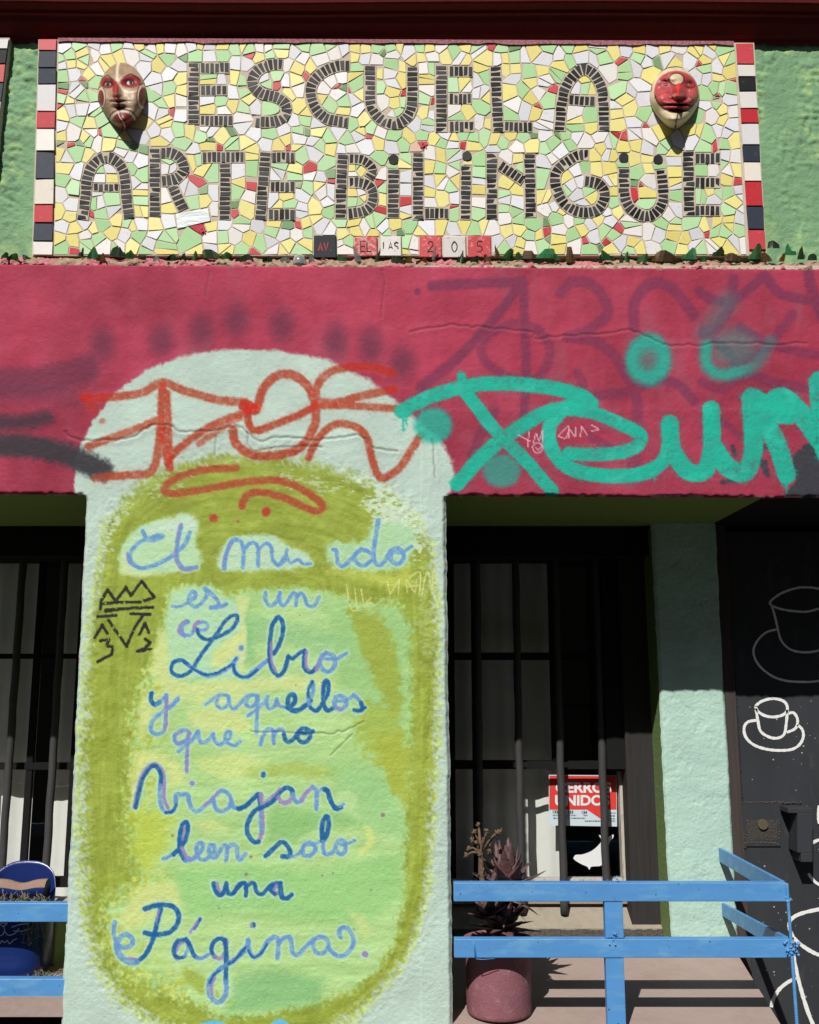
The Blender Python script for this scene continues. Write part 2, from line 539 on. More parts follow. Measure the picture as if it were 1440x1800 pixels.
 (A6, 'L', 3.4, [(590,1155),(650,1140),(710,1095)]), (A6, 'D', 2.4, [(725,1110),(725,1060),(750,1010)]),
 (A6, 'L', 4.4, [(740,1040),(800,990),(865,1010),(880,1080),(820,1140),(750,1130),(735,1070)]), (A6, 'L', 3.6, [(760,1010),(850,1015),(940,975)]),
 (A6, 'D', 5.0, [(965,980),(1010,900),(1035,780),(1015,690),(972,740),(955,850),(962,980)]),
 (A6, 'L', 4.0, [(968,980),(970,1080),(1010,1125),(1090,1090),(1125,1000),(1165,960),(1220,985),(1225,1080),(1180,1125),(1128,1090),(1122,1010)]), (A6, 'L', 3.6, [(1150,1005),(1230,1010),(1330,965)]),
 # una
 (A7, 'V', 3.6, [(1160,130),(1180,210),(1215,240)]),
 (A7, 'D', 4.4, [(1125,125),(1140,200),(1185,255),(1230,220),(1255,130),(1262,200),(1300,245),(1360,190),(1420,128),(1440,130)]),
 (A8, 'D', 4.6, [(0,235),(60,150),(110,130),(128,160),(130,255)]), (A8, 'D', 4.2, [(135,165),(180,128),(215,140),(240,220),(290,240),(340,195),(400,140),(478,130)]),
 (A8, 'V', 4.0, [(460,155),(410,180),(415,225),(455,235)]), (A8, 'D', 4.2, [(400,150),(380,200),(420,245)]),
 (A8, 'D', 5.0, [(478,130),(482,210),(495,270),(540,285),(590,248)]),
 # Pagina
 (A7, 'D', 5.0, [(430,392),(530,358),(640,350),(725,375),(772,450),(758,545),(690,620),(590,650),(500,650),(430,630)]),
 (A7, 'D', 5.0, [(592,380),(562,500),(530,640),(490,755),(430,860),(350,925)]), (A7, 'V', 2.4, [(572,400),(545,520)]),
 (A7, 'L', 6.4, [(350,930),(240,915),(165,840),(145,750)]), (A7, 'V', 2.8, [(340,900),(270,890)]),
 (A7, 'L', 4.6, [(145,740),(118,640),(128,525)]), (A7, 'L', 5.0, [(150,735),(180,680),(240,650),(300,690),(300,750),(240,780),(175,770)]),
 (A7, 'D', 3.2, [(930,590),(993,490)]), (A7, 'V', 2.6, [(890,628),(960,520)]),
 (A7, 'V', 4.0, [(760,900),(735,850),(765,760),(830,715)]), (A7, 'D', 4.2, [(840,700),(765,715),(725,790),(735,860),(790,885),(835,870)]),
 (A7, 'L', 3.6, [(835,870),(865,790),(850,700)]), (A7, 'D', 4.4, [(850,695),(885,760),(920,845),(960,885)]), (A7, 'L', 3.8, [(960,885),(1010,890),(1080,850)]),
 (A7, 'D', 4.4, [(1250,710),(1190,690),(1125,735),(1105,810),(1135,880)]), (A7, 'V', 4.2, [(1130,870),(1190,895),(1245,830),(1262,720)]),
 (A7, 'D', 4.8, [(1240,710),(1255,850),(1252,1000),(1252,1130)]), (A7, 'L', 5.0, [(1252,1130),(1250,1260),(1170,1340),(1090,1265),(1075,1160),(1120,1070),(1205,985)]),
 (A7, 'V', 3.4, [(1110,1250),(1105,1160),(1140,1090)]), (A7, 'D', 3.0, [(1090,1140),(1130,1060),(1230,985)]),
 (A7, 'L', 4.6, [(1200,990),(1320,920),(1440,820)]), (A7, 'D', 3.0, [(1280,950),(1360,890),(1440,810)]),
 (A8, 'L', 4.4, [(0,925),(60,850),(130,775),(155,700)]), (A8, 'D', 2.8, [(0,930),(60,855),(135,775)]),
 (A8, 'L', 4.8, [(150,710),(160,800),(210,880),(280,840),(340,735),(410,680),(455,710),(450,885)]), (A8, 'D', 2.4, [(150,810),(210,885),(290,830),(340,750)]),
 (A8, 'L', 4.6, [(460,735),(520,680),(575,680),(592,760),(605,840),(660,855),(735,775),(820,700),(900,675),(955,710),(975,790),(1035,855),(1110,865),(1190,800),(1220,710),(1180,610),(1110,580),(1070,620),(1090,680)]),
 (A8, 'L', 4.4, [(815,710),(812,785),(855,840),(920,830),(960,775)]),
 (A8, 'D', 4.6, [(207,548),(205,562)]), (A8, 'V', 3.2, [(185,550),(185,570)]),
 (A8, 'V', 6.6, [(1335,850)]),
]
CROWN = [Z(0,840,3,p) for p in [
 [(530,690),(535,650),(567,590)],[(567,590),(610,650),(665,577)],[(665,577),(690,622),(747,545)],[(747,545),(790,600),(815,628)],[(815,630),(762,648)],
 [(550,662),(640,655),(740,655)],[(555,697),(660,690),(805,682)],[(560,705),(650,690)],[(515,732),(610,726)],[(690,716),(790,720)],
 [(572,752),(620,820),(668,890)],[(668,890),(705,800),(750,730)],[(500,842),(540,775)],[(540,775),(565,820)],
 [(530,860),(575,852),(562,885),(595,892),(590,930),(515,970)],[(735,830),(765,768)],[(765,768),(785,815)],[(765,850),(792,868),(765,900),(725,915)],[(725,915),(795,905)]]]
G6 = (0, 440, 2.0); G7 = (720, 440, 2.0)
RED = [  # half width, opacity, points
 (7,.75,Z(*G6,[(290,520),(400,515),(500,500),(570,465),(640,490),(760,525),(860,535),(900,560)])),
 (7,.8,Z(*G6,[(572,470),(568,560),(575,660),(597,765)])),
 (5.5,.8,Z(*G6,[(588,500),(592,600),(598,760)])),
 (6.5,.75,Z(*G6,[(310,690),(420,650),(500,620),(565,590)])),
 (7,.75,Z(*G6,[(335,800),(450,790),(520,785),(550,740),(565,620)])),
 (6.5,.78,Z(*G6,[(600,725),(650,680),(740,620),(860,570),(905,545)])),
 (5.5,.6,Z(*G6,[(700,680),(800,612),(840,590)])),
 (7.5,.8,Z(*G6,[(905,550),(930,480),(980,438),(1040,442),(1090,490),(1110,560),(1105,620),(1060,690),(980,720),(890,720),(830,680),(820,630)])),
 (6.5,.85,Z(*G6,[(872,560),(875,610),(900,633),(960,615),(1060,575),(1110,545)])),
 (10,.95,Z(*G6,[(860,545),(895,560)])),
 (7,.75,Z(*G6,[(1380,432),(1300,410),(1200,415),(1140,442),(1112,490),(1120,530),(1180,535),(1280,510),(1385,488)])),
 (6.5,.75,Z(*G6,[(1130,545),(1200,545),(1300,550),(1400,558)])),
 (6.5,.78,Z(*G6,[(1085,730),(1120,660),(1180,612),(1250,620),(1290,660),(1310,740),(1340,800),(1400,770),(1440,712),(1480,650)])),
 (6.2,.75,Z(*G6,[(830,765),(720,772),(620,800),(578,838),(605,855),(720,840),(860,815),(980,810),(1060,840),(1120,880),(1135,905),(1100,915),(1000,870),(910,850),(865,865),(850,900)])),
 (7,.85,[(375,911)]),(7.5,.95,[(468,899)]),(3,.5,[(418,916)]),
 (9,.55,Z(*G6,[(300,515),(330,560)])),(5,.5,Z(*G6,[(360,600)])),
]
PURPLE = [
 (6,.75,[(734,513)]),
 (9,.6,Z(*G7,[(80,125),(200,118),(390,112)])),(9,.6,Z(*G7,[(395,105),(330,200),(180,370),(40,480)])),
 (8,.6,Z(*G7,[(400,105),(405,250),(410,450),(400,600)])),
 (8,.5,Z(*G7,[(250,350),(290,290),(370,258),(450,280),(492,340),(480,410),(430,460),(340,440),(275,400),(250,350)])),
 (10,.5,Z(*G7,[(530,150),(570,112),(640,120),(690,180),(690,230),(630,280),(560,305),(650,320),(720,370),(770,450),(800,530),(800,620)])),
 (10,.55,Z(*G7,[(790,270),(790,190),(830,130),(880,115),(940,150),(1000,230)])),
 (9,.6,Z(*G7,[(1020,145),(1080,178),(1150,170),(1240,95)])),(9,.6,Z(*G7,[(1250,90),(1300,150),(1370,170),(1450,180)])),
 (9,.55,Z(*G7,[(1140,100),(1130,190),(1080,270),(1030,290),(1100,340),(1150,400)])),
 (9,.5,Z(*G7,[(1180,390),(1250,350),(1320,260),(1345,225)])),(8,.5,Z(*G7,[(1160,270),(1230,310),(1330,350),(1450,370)])),
 (9,.5,Z(*G7,[(1030,465),(1100,485),(1180,440),(1300,470),(1450,490)])),
 (9,.5,Z(*G7,[(640,510),(760,500),(860,460),(940,470),(1000,530)])),(7,.45,Z(*G7,[(1100,600),(1160,650)])),
 (10,.6,Z(*G7,[(1400,60),(1410,120),(1450,230)])),(9,.45,Z(*G7,[(300,560),(250,650),(220,720)])),(8,.45,Z(*G7,[(640,660),(700,690)])),
 (12,.4,Z(*G7,[(790,740),(780,800)])),(9,.4,Z(*G7,[(590,430),(610,470)])),
]
TEAL = [
 (13,Z(*G7,[(-28,566),(60,520),(200,478),(330,468),(480,480),(600,510),(640,540)])),
 (12,Z(*G7,[(192,490),(300,630),(400,730),(500,845)])),(8,Z(*G7,[(182,440),(190,470),(215,520)])),
 (13,Z(*G7,[(168,822),(270,710),(370,635),(480,570),(600,548)])),
 (13,Z(*G7,[(540,560),(492,620),(500,700),(560,765),(660,790),(780,792),(860,768),(905,715),(915,620)])),
 (12,Z(*G7,[(560,560),(640,570),(740,610),(815,655),(780,700),(680,718),(560,715)])),
 (11,Z(*G7,[(600,510),(560,545),(620,560)])),
 (16,Z(*G7,[(915,610),(925,700),(975,775),(1035,775),(1062,700),(1060,560)])),
 (17,Z(*G7,[(1068,690),(1115,760),(1180,780),(1208,700),(1205,600),(1200,520)])),
 (19,Z(*G7,[(1205,520),(1260,545),(1310,520),(1380,580),(1440,660)])),
 (17,Z(*G7,[(1240,590),(1290,680),(1325,790)])),(22,Z(*G7,[(1220,560),(1330,570)])),
 (18,Z(*G7,[(1440,460),(1445,560)])),(14,Z(*G7,[(1410,600),(1460,720)])),
 (1.8,Z(*G7,[(1060,770),(1060,796)])),(1.5,Z(*G7,[(860,790),(861,812)])),(1.6,Z(*G7,[(490,840),(491,856)])),
 (2,Z(*G7,[(1318,800),(1318,835)])),(2.5,Z(*G7,[(1325,800),(1325,852)])),(1.6,Z(*G7,[(1312,800),(1310,828)])),
 (2,[(709,720),(709,756)]),(1.6,[(714,720),(714,745)]),(12,[(712,723)]),
]
SCRATCH = [Z(400,840,3.13,p) for p in [[(655,590),(680,720),(715,725)],[(715,725),(700,610)],[(735,610),(752,712)],[(790,660),(760,690),(800,690)],[(880,570),(895,640)],[(895,640),(945,560)],[(945,560),(940,640)],
   [(990,630),(985,560),(1030,630),(1040,560)],[(1000,550),(1060,520),(1055,640)],[(1070,640),(1100,510),(1122,620)],[(1130,520),(1125,640)],[(990,600),(1060,590)]]]
WHITESCR = [Z(*G7,p) for p in [[(383,650),(425,672)],[(420,640),(415,690)],[(435,680),(445,645),(455,670),(468,635),(465,690)],[(525,650),(560,618),(550,660),(525,655)],[(560,660),(562,630),(582,655),(585,622)],
   [(600,655),(605,620)],[(605,620),(625,650)],[(640,615),(665,630),(640,635)],[(432,690),(450,676),(468,690),(460,710),(440,710),(432,690)],[(445,695),(452,702),(460,694)]]]
CRACKS = [
 (1.0,Z(*G6,[(230,640),(280,665),(380,670),(470,650),(540,615),(600,618),(640,640),(740,635),(830,620),(880,650),(910,672),(1000,655),(1100,668),(1180,660),(1270,652),(1310,690),(1400,705)])),
 (0.8,Z(*G6,[(870,640),(885,700),(990,692),(1130,690)])),
 (0.8,Z(*G7,[(0,290),(130,265),(200,270),(320,275),(430,290),(440,312),(560,300),(700,290),(780,280),(850,312),(920,335),(1050,330),(1150,325),(1300,332),(1400,325)])),
 (0.7,[(672,470),(676,500),(673,530),(671,560)]),(0.6,[(368,468),(366,490),(362,520)]),(0.6,[(115,460),(117,474)]),
 (0.6,[(440,1285),(560,1290),(600,1286),(640,1268)]),(0.5,[(620,1290),(580,1330)]),
 (0.8,Z(720,440,2,[(80,670),(85,720),(90,800)])),(0.6,[(380,766),(378,800)]),(0.5,[(783,880),(786,906),(778,915)]),
]
MINT_REGION = [(100,1840),(150,870),(130,868),(133,800),(163,740),(200,692),(255,652),(320,625),(400,613),(500,617),(575,632),(650,668),(700,708),(745,748),(775,775),(795,810),(800,845),(787,872),(800,1840)]
OLIVE = [(172,990),(185,920),(215,872),(262,832),(330,806),(400,796),(480,798),(560,812),(630,832),(690,862),(730,905),(760,960),(770,1060),(772,1200),(770,1330),(762,1450),(755,1560),(742,1620),(722,1670),(700,1710),(665,1750),(620,1790),(560,1830),(420,1830),(330,1822),(270,1800),(215,1760),(175,1705),(152,1640),(140,1500),(140,1350),(146,1200),(158,1080)]
INNER = [(296,1045),(330,1028),(375,1028),(400,1045),(430,1035),(520,1030),(590,1040),(640,1060),(700,1055),(722,1100),(724,1200),(722,1320),(716,1480),(712,1580),(700,1650),(672,1700),(620,1745),(540,1770),(440,1790),(380,1790),(330,1760),(270,1740),(215,1705),(188,1660),(186,1600),(205,1570),(240,1548),(235,1500),(225,1440),(230,1330),(236,1260),(252,1200),(270,1140),(290,1090)]
def ell(cx, cy, rx, ry, a=0, n=20):
    a = math.radians(a)
    return [(cx + rx*math.cos(t)*math.cos(a) - ry*math.sin(t)*math.sin(a), cy + rx*math.cos(t)*math.sin(a) + ry*math.sin(t)*math.cos(a)) for t in [2*math.pi*k/n for k in range(n)]]
PATCH = [  # polygon, colour, edge softness, ragged amplitude, opacity
 ([(560,1062),(640,1075),(715,1085),(722,1200),(700,1330),(640,1270),(600,1200),(590,1120)], (150,200,128), 8, 30, .55),
 ([(612,1070),(660,1075),(690,1120),(700,1165),(705,1230),(690,1260),(655,1190),(630,1130)], (160,178,72), 4, 20, .95),
 ([(425,1085),(500,1090),(590,1110),(620,1140),(560,1150),(480,1130),(430,1150),(420,1120)], (150,202,140), 8, 22, .7),
 ([(420,1080),(436,1080),(452,1170),(420,1168),(418,1120)], (140,196,132), 4, 6, .6),
 ([(300,1040),(330,1030),(375,1036),(418,1060),(430,1110),(430,1160),(410,1192),(330,1196),(295,1185),(290,1100)], (183,226,185), 3, 5, .9),
 ([(415,1046),(440,1052),(430,1090),(434,1150),(424,1190),(410,1150),(422,1100)], (216,229,160), 2, 4, .8),
 ([(372,1172),(372,1150),(395,1128),(432,1105),(433,1118),(415,1150),(390,1175)], (216,228,148), 2, 3, .9),
 ([(280,1105),(293,1110),(300,1190),(330,1200),(430,1196),(500,1186),(560,1190),(590,1200),(585,1215),(480,1214),(350,1222),(290,1216),(266,1180)], (214,228,155), 4, 8, .85),
 ([(262,1214),(300,1216),(360,1222),(410,1214),(440,1230),(410,1262),(360,1244),(330,1235),(280,1238),(250,1300),(240,1290),(246,1240)], (214,228,150), 5, 8, .8),
 ([(330,1250),(365,1248),(420,1255),(438,1268),(440,1284),(400,1290),(355,1285),(333,1270)], (216,229,152), 3, 4, .85),
 ([(240,1320),(290,1330),(318,1345),(325,1378),(300,1382),(292,1352),(270,1342),(248,1370),(236,1420),(232,1360)], (222,232,150), 5, 8, .75),
 ([(345,1332),(420,1322),(470,1340),(430,1365),(395,1372),(370,1362),(350,1352)], (214,230,145), 4, 6, .7),
 ([(335,1448),(370,1440),(400,1452),(400,1462),(360,1462)], (216,229,150), 4, 6, .7),
 ([(213,1610),(232,1575),(262,1552),(314,1550),(318,1595),(280,1600),(240,1630),(216,1640)], (216,229,150), 4, 8, .85),
 ([(280,1420),(330,1440),(300,1480),(290,1520),(262,1540),(250,1490),(262,1440)], (200,224,130), 8, 24, .6),
 ([(430,1350),(520,1342),(600,1350),(590,1372),(520,1366),(440,1368)], (172,190,80), 5, 20, .6),
 ([(575,1345),(660,1350),(700,1380),(712,1480),(640,1450),(600,1400)], (155,208,140), 10, 12, .7),
 ([(482,1422),(600,1424),(640,1450),(560,1455),(520,1480),(470,1480),(470,1440)], (142,198,122), 5, 7, .8),
 ([(300,1530),(420,1520),(560,1530),(700,1500),(712,1580),(640,1620),(520,1616),(440,1600),(330,1610),(318,1570)], (152,210,132), 8, 14, .75),
 ([(420,1712),(480,1706),(570,1720),(560,1765),(470,1775),(400,1780),(410,1740)], (135,192,128), 8, 12, .8),
 ([(300,1430),(240,1420),(232,1500),(250,1530),(290,1500)], (188,206,70), 6, 26, .6),
 ([(640,1230),(700,1250),(718,1330),(700,1400),(660,1340),(625,1300)], (168,188,76), 5, 34, .75),
 ([(655,1290),(700,1290),(722,1330),(716,1420),(690,1390),(670,1340)], (172,186,70), 5, 24, .8),
 ([(330,1700),(350,1712),(400,1760),(352,1745),(320,1722)], (160,180,70), 4, 16, .8),
 ([(640,1450),(652,1456),(660,1480),(640,1505),(628,1500),(646,1480)], (216,231,140), 2, 2, .8),
 ([(612,1600),(640,1608),(654,1640),(640,1650)], (216,229,150), 3, 4, .6),
 ([(590,1395),(612,1388),(628,1400),(626,1420),(600,1428)], (190,226,160), 2, 3, .8),
 # windows of pale paint behind the first line
 ([(207,985),(215,955),(240,930),(262,918),(332,902),(346,915),(345,950),(356,985),(345,998),(300,1008),(235,1013),(212,1006)], (188,226,178), 2, 9, 1),
 ([(250,928),(300,912),(340,905),(345,935),(300,935),(262,940)], (208,232,215), 5, 6, .8),
 ([(215,975),(232,1000),(290,1010),(240,1014),(212,1006)], (212,228,160), 3, 3, .8),
 ([(380,1002),(384,978),(398,950),(425,941),(478,940),(505,958),(545,974),(552,992),(520,1000),(440,1004)], (192,224,192), 2, 10, 1),
 ([(575,962),(590,952),(640,952),(652,924),(700,918),(730,935),(725,965),(720,990),(690,1004),(640,1006),(590,996),(580,985)], (180,222,175), 3, 14, .95),
 ([(570,1006),(600,1002),(690,1008),(720,998),(724,1030),(690,1034),(640,1020)], (200,212,100), 4, 18, .7),
]
BROWNSPOTS = [(433,1537,3.5),(567,1539,2),(585,1535,2),(673,1433,4),(441,1506,3),(303,1469,3),(652,1564,2),(385,1597,2),(622,1634,2),(615,1058,2),(440,1550,2),(520,1205,1.6),(565,1200,1.4),(527,1082,1.4),(617,857,2.2),(390,1610,1.5),(410,1685,2),(391,1660,1.5)]
LIGHTB, DARKB, LILAC = (106, 154, 214), (24, 94, 162), (152, 136, 194)

def wall_paint(X, Y):
    """pigment (0-255 as seen in sun) and relief in metres for flat arrays of pixels"""
    n1 = fbm(X, Y, 60, 1); n2 = fbm(X, Y, 14, 2, 3); n3 = fbm(X, Y, 5, 3, 2); n4 = fbm(X, Y, 220, 4)
    rag = (fbm(X, Y, 9, 5, 3) - .5) * 2
    fine = (fbm(X, Y, 4.2, 6, 2) - .5) * 2
    H = (fbm(X, Y, 70, 11, 3) - .5) * .0022 + (fbm(X, Y, 15, 12, 3) - .5) * .0013 + (fbm(X, Y, 5, 13, 2) - .5) * .0016
    c = np.empty(X.shape + (3,))
    # crimson
    t = np.clip(n1 * 1.2 - .1, 0, 1)[:, None]
    c[:] = np.array((162, 50, 76)) * (1 - t) + np.array((190, 62, 92)) * t
    low = sm(560, 720, Y)
    c *= (1 - .05 * low)[:, None]
    c += ((fbm(X, Y, 70, 17, 4, sy=34) - .5) * 22)[:, None] + ((fbm(X, Y, 24, 19, 4, sy=90) - .5) * 16)[:, None] * np.array((.7, 1.0, 1.0)) + ((n4 - .5) * 34)[:, None] * np.array((1, .5, .6))
    faded = sm(.60, .75, fbm(X, Y, 60, 18, 4, sy=160))
    def lay(colr, a):
        c[:] = c * (1 - a)[:, None] + np.array(colr, float) * a[:, None]
    lay((150, 98, 110), faded * .3)
    lay((196, 100, 120), .16 * np.exp(-((Y - 722 + 3 * n2) / 2.5) ** 2) * (X > 740) * (n2 > .45))
    # old violet writing under thin paint
    v = np.zeros(X.shape)
    for hw, op, pts in PURPLE:
        d = seg_dist(X, Y, spline(pts, 6), hw + 12)
        v = np.maximum(v, op * (1 - sm(hw - 3.5, hw + 3.5, d + rag * 1.5)))
    lay((106, 42, 82), np.clip(v * (.82 + .3 * n2), 0, 1))
    for (sx, sy_) in [(180,605),(283,598),(355,580),(415,562),(495,572),(590,595),(652,607),(708,638)]:
        d = np.hypot((X - sx) / 32.0, (Y - sy_) / 44.0)
        lay((100, 42, 70), .66 * (1 - sm(.15, 1.15, d + fine * .09)))
    for pts, hw, op, cc in [([(0,672),(80,668),(150,650)],24,.6,(96,42,70)),([(-20,742),(40,742),(82,735)],12,.85,(62,44,58)),([(0,690),(130,700)],16,.35,(100,44,72))]:
        d = seg_dist(X, Y, spline(pts, 6), hw + 24)
        lay(cc, op * (1 - sm(hw - 10, hw + 12, d + fine * 4)))
    # green-grey dark patch at the right end
    d = poly_sdf(X, Y, [(1392,800),(1405,790),(1445,760),(1500,740),(1500,880),(1395,880),(1380,868),(1398,850)])
    lay((52, 58, 66), .95 * (1 - sm(-2, 2, d + rag * 4)))
    for q in [[(1288,785),(1292,800)],[(1270,848),(1300,842),(1318,835)],[(1332,800),(1345,830)],[(1336,790),(1356,782)],[(1345,812),(1350,835)]]:
        lay((60, 58, 70), .85 * (1 - sm(2.5, 6, seg_dist(X, Y, np.array(q, float), 14) + rag * 2)))
    # lower lip, pale chipped
    lay((225, 170, 175), .9 * sm(.52, .6, n2) * (1 - sm(0, 3.2, np.abs(Y - (869 + 4 * (X / 1440)))) ) * ((X < 130) | (X > 800)))
    # mint arch and pillar
    d = poly_sdf(X, Y, MINT_REGION)
    soft = np.where(X > 560, 5.0, np.where(Y < 640, 4.0, 2.5))
    m = 1 - sm(-soft, soft, d + rag * 3.2 + fine * 2.0)
    glow = (1 - sm(0, 26, d)) * (d > 0) * (X < 330) * (Y < 700)
    lay((214, 84, 122), glow * .35)
    base = np.array((204, 228, 216)) * (1 - n1[:, None] * .12)
    aa = m[:, None]
    c[:] = c * (1 - aa) + base * aa
    pier = m > .5
    # right of the oval the pillar is a little bluer, yellow-green dry brush along its edges
    do = poly_sdf(X, Y, OLIVE)
    brush = .6 * fbm(X + .5 * Y, Y, 4.2, 21, 2, sy=6.5) + .4 * fbm(X, Y - .4 * X, 9, 29, 2, sy=5)
    brush2 = .6 * fbm(X - .4 * Y, Y, 4.0, 22, 2, sy=7) + .4 * fbm(X, Y, 9, 30, 2, sy=6)
    amp = np.where((X > 640), 11, np.where(Y > 1250, 17, 12)) * np.where(Y < 900, 1.3, 1.0)
    ang = np.arctan2(Y - 1300, (X - 455) * 1.5)
    stip = sm(-1.1, 1.1, -(do / amp) + (brush - .5) * 3.6)
    outer = (stip * (do > -60)) * (do < amp * 1.6)
    lay((205, 226, 120), np.where(do > -4, outer * .85, 0) * m * (Y > 900))
    ol = sm(-.9, .9, -(do + 6) / amp + (brush2 - .5) * 2.9)
    olc = np.array((162, 180, 70)) * (1 - n1[:, None] * .1) + np.array((10, 14, 8)) * (n2[:, None] - .5) * 2 + (fbm(X, Y, 50, 23, 3, sy=14)[:, None] - .5) * 20 + (fbm(do, ang * 420, 7, 33, 3, sy=70)[:, None] - .5) * 34
    a = (ol * m)[:, None]
    c[:] = c * (1 - a) + olc * a
    # bare mint showing through where the brush ran dry, top right and top left
    for q, op in [(ell(700,915,42,80,-35), .9), (ell(540,850,80,16,10), .55), (ell(640,845,50,18,25), .8), (ell(200,930,16,60,25), .7), (ell(745,1060,20,110,0), .25), (ell(300,850,60,18,-25), .5), (ell(690,900,60,30,20), .7)]:
        dd = poly_sdf(X, Y, q)
        lay((208, 230, 205), op * m * sm(.1, .5, (fbm(X, Y, 9, 24, 3, sy=4) - .5) * 3.2 - dd / 22.0 - .35))
    # light field
    di = poly_sdf(X, Y, INNER)
    ampi = np.where(X < 330, np.where(Y < 1200, 18, 27), np.where(Y > 1640, 12, np.where(X > 660, 13, 8)))
    fi = sm(-.8, .8, -(di + 2) / ampi + (.5 * brush + .5 * fbm(X, Y, 5.0, 25, 2, sy=6.5) - .5) * 3.4)
    lt = n1[:, None]
    inc = np.array((168, 212, 136)) * (1 - lt) + np.array((192, 226, 154)) * lt + (fbm(X, Y, 70, 26, 4, sy=10)[:, None] - .5) * 34 + (fbm(X, Y + .12 * X, 90, 34, 3, sy=4.5)[:, None] - .5) * 20
    a = (fi * m)[:, None]
    c[:] = c * (1 - a) + inc * a
    edge = fi * m * sm(-75, -5, di) * (X < 330)
    lay((216, 228, 120), edge * .8 * sm(.42, .58, fbm(X, Y, 9, 27, 3)))
    lay((176, 190, 66), m * (X < 330) * sm(-95, -20, di) * (di < 0) * .75 * sm(.50, .60, fbm(X + .4 * Y, Y, 7, 31, 3)) * sm(.40, .6, fbm(X, Y, 50, 32, 2)))
    for poly, cc, sf, ra, op in PATCH:
        poly = np.array(poly, float)
        x0, y0 = poly.min(0) - 40; x1, y1 = poly.max(0) + 40
        k = np.nonzero((X > x0) & (X < x1) & (Y > y0) & (Y < y1))[0]
        if not len(k): continue
        dd = poly_sdf(X[k], Y[k], poly)
        sf = sf * 1.7 + 1.5
        aa = op * (1 - sm(-sf, sf, dd + rag[k] * ra * .55 + (n2[k] - .5) * ra * .5)) * m[k]
        st = np.array(cc, float) + ((fbm(X[k], Y[k], 40, 28, 3, sy=7) - .5) * 14)[:, None]
        c[k] = c[k] * (1 - aa[:, None]) + st * aa[:, None]
    # blue bits of a lost emblem at the foot
    for (sx, sy_, rx, ry) in [(375,1803,26,9),(492,1803,16,13)]:
        lay((110, 196, 232), 1 - sm(.7, 1.15, np.hypot((X - sx) / rx, (Y - sy_) / ry) + fine * .1))
    # halo of pale paint and the words
    halo = np.zeros(X.shape)
    inks = []
    for fr, k, hw, pts in WORDS:
        s = spline(Z(*fr, pts), 6)
        d = seg_dist(X, Y, s, hw + 9)
        halo = np.maximum(halo, 1 - sm(hw + 1.0, hw + 4.5, d + rag * .8))
        inks.append((k, hw, d))
    lay((186, 226, 196), halo * .7 * m)
    for k, hw, d in inks:
        cc = {'L': LIGHTB, 'D': DARKB, 'V': LILAC}[k]
        hw = hw * .86
        a = (1 - sm(hw - 1.0, hw + 1.0, d + fine * .9 + (n2 - .5) * 1.2)) * m
        if k == 'L': a = a * (1 - .35 * sm(.5, .62, n3))
        else: a = a * (1 - .18 * sm(.55, .66, n3))
        lay(cc, a * .95)
    # black crayon crown
    for pts in CROWN:
        d = seg_dist(X, Y, np.array(pts), 9)
        lay((36, 38, 34), (1 - sm(2.0, 3.6, d + fine * 1.0)) * sm(.26, .40, n3 + .1))
    for pts in SCRATCH:
        d = seg_dist(X, Y, spline(pts, 4), 5)
        lay((226, 228, 150), .75 * (1 - sm(.6, 1.6, d + fine * .3)))
    # charcoal smear over the arch
    for pts, hw, op in [([(-20,785),(50,785),(120,800),(178,826)],19,.93),([(140,820),(190,830)],10,.6)]:
        d = seg_dist(X, Y, spline(pts, 6), hw + 24)
        lay((50, 50, 56), op * (1 - sm(hw - 9, hw + 9, d + fine * 5 + rag * 3)))
    # red spray
    ro = np.zeros(X.shape)
    r = np.zeros(X.shape); rr = np.zeros(X.shape)
    for hw, op, pts in RED:
        d = seg_dist(X, Y, spline(pts, 6), hw + 12)
        e = (1 - sm(hw - 2.2, hw + 2.6, d + fine * 1.3)) * op
        rr = rr + e * .5
        ro = np.maximum(ro, op * np.exp(-np.clip(d - hw, 0, 40) / 3.5) * (d < 40))
        r = np.maximum(r, e)
    lay((196, 92, 70), ro * .6 * sm(.55, .70, fbm(X, Y, 3.4, 47, 2)))
    a = (r * (.80 + .34 * n2) * (1 - .25 * sm(.55, .7, n3)))[:, None]
    rc = np.array((170, 76, 52)) + np.array((26, -34, -34)) * np.clip(rr - .2, 0, 1)[:, None] * 1.4
    rc = rc + (~pier)[:, None] * np.array((12, -30, -14))
    a = np.clip(a * 1.15, 0, .98)
    c[:] = c * (1 - a) + rc * a
    # teal spray
    t = np.zeros(X.shape); over = np.zeros(X.shape)
    for hw, pts in TEAL:
        d = seg_dist(X, Y, spline(pts, 6), hw + 10)
        t = np.maximum(t, (1 - sm(hw - 2.4, hw + 1.8, d + fine * 1.1 + (n2 - .5) * 1.6)) * (.93 if hw > 12.5 and Y.size and False else 1))
        over = np.maximum(over, np.exp(-np.clip(d - hw, 0, 60) / 5.0) * (d < 60))
    lay((40, 172, 152), over * .55 * sm(.56, .70, fbm(X, Y, 3.6, 42, 2)) * (t < .5))
    thin = .80 + .30 * fbm(X, Y, 26, 43, 3) - .22 * sm(.5, .75, fbm(X, Y, 5, 44, 2)) * sm(.45, .6, fbm(X, Y, 60, 45, 2))
    lay(np.array((20, 184, 158)), np.clip(t * thin, 0, .985))
    lay((66, 214, 190), t * .35 * sm(.55, .75, fbm(X, Y, 40, 46, 3)))
    soft = np.zeros(X.shape)
    for cx, cy, rx, ry, ring, op in [(762,748,36,34,0,.85),(882,828,36,32,0,.7),(1140,632,44,50,.55,.9)]:
        d = np.hypot((X - cx) / rx, (Y - cy) / ry) + fine * .07
        e = op * (1 - sm(.72, 1.12, d))
        if ring: e = e * (1 - ring * (1 - sm(.1, .6, d)))
        soft = np.maximum(soft, e)
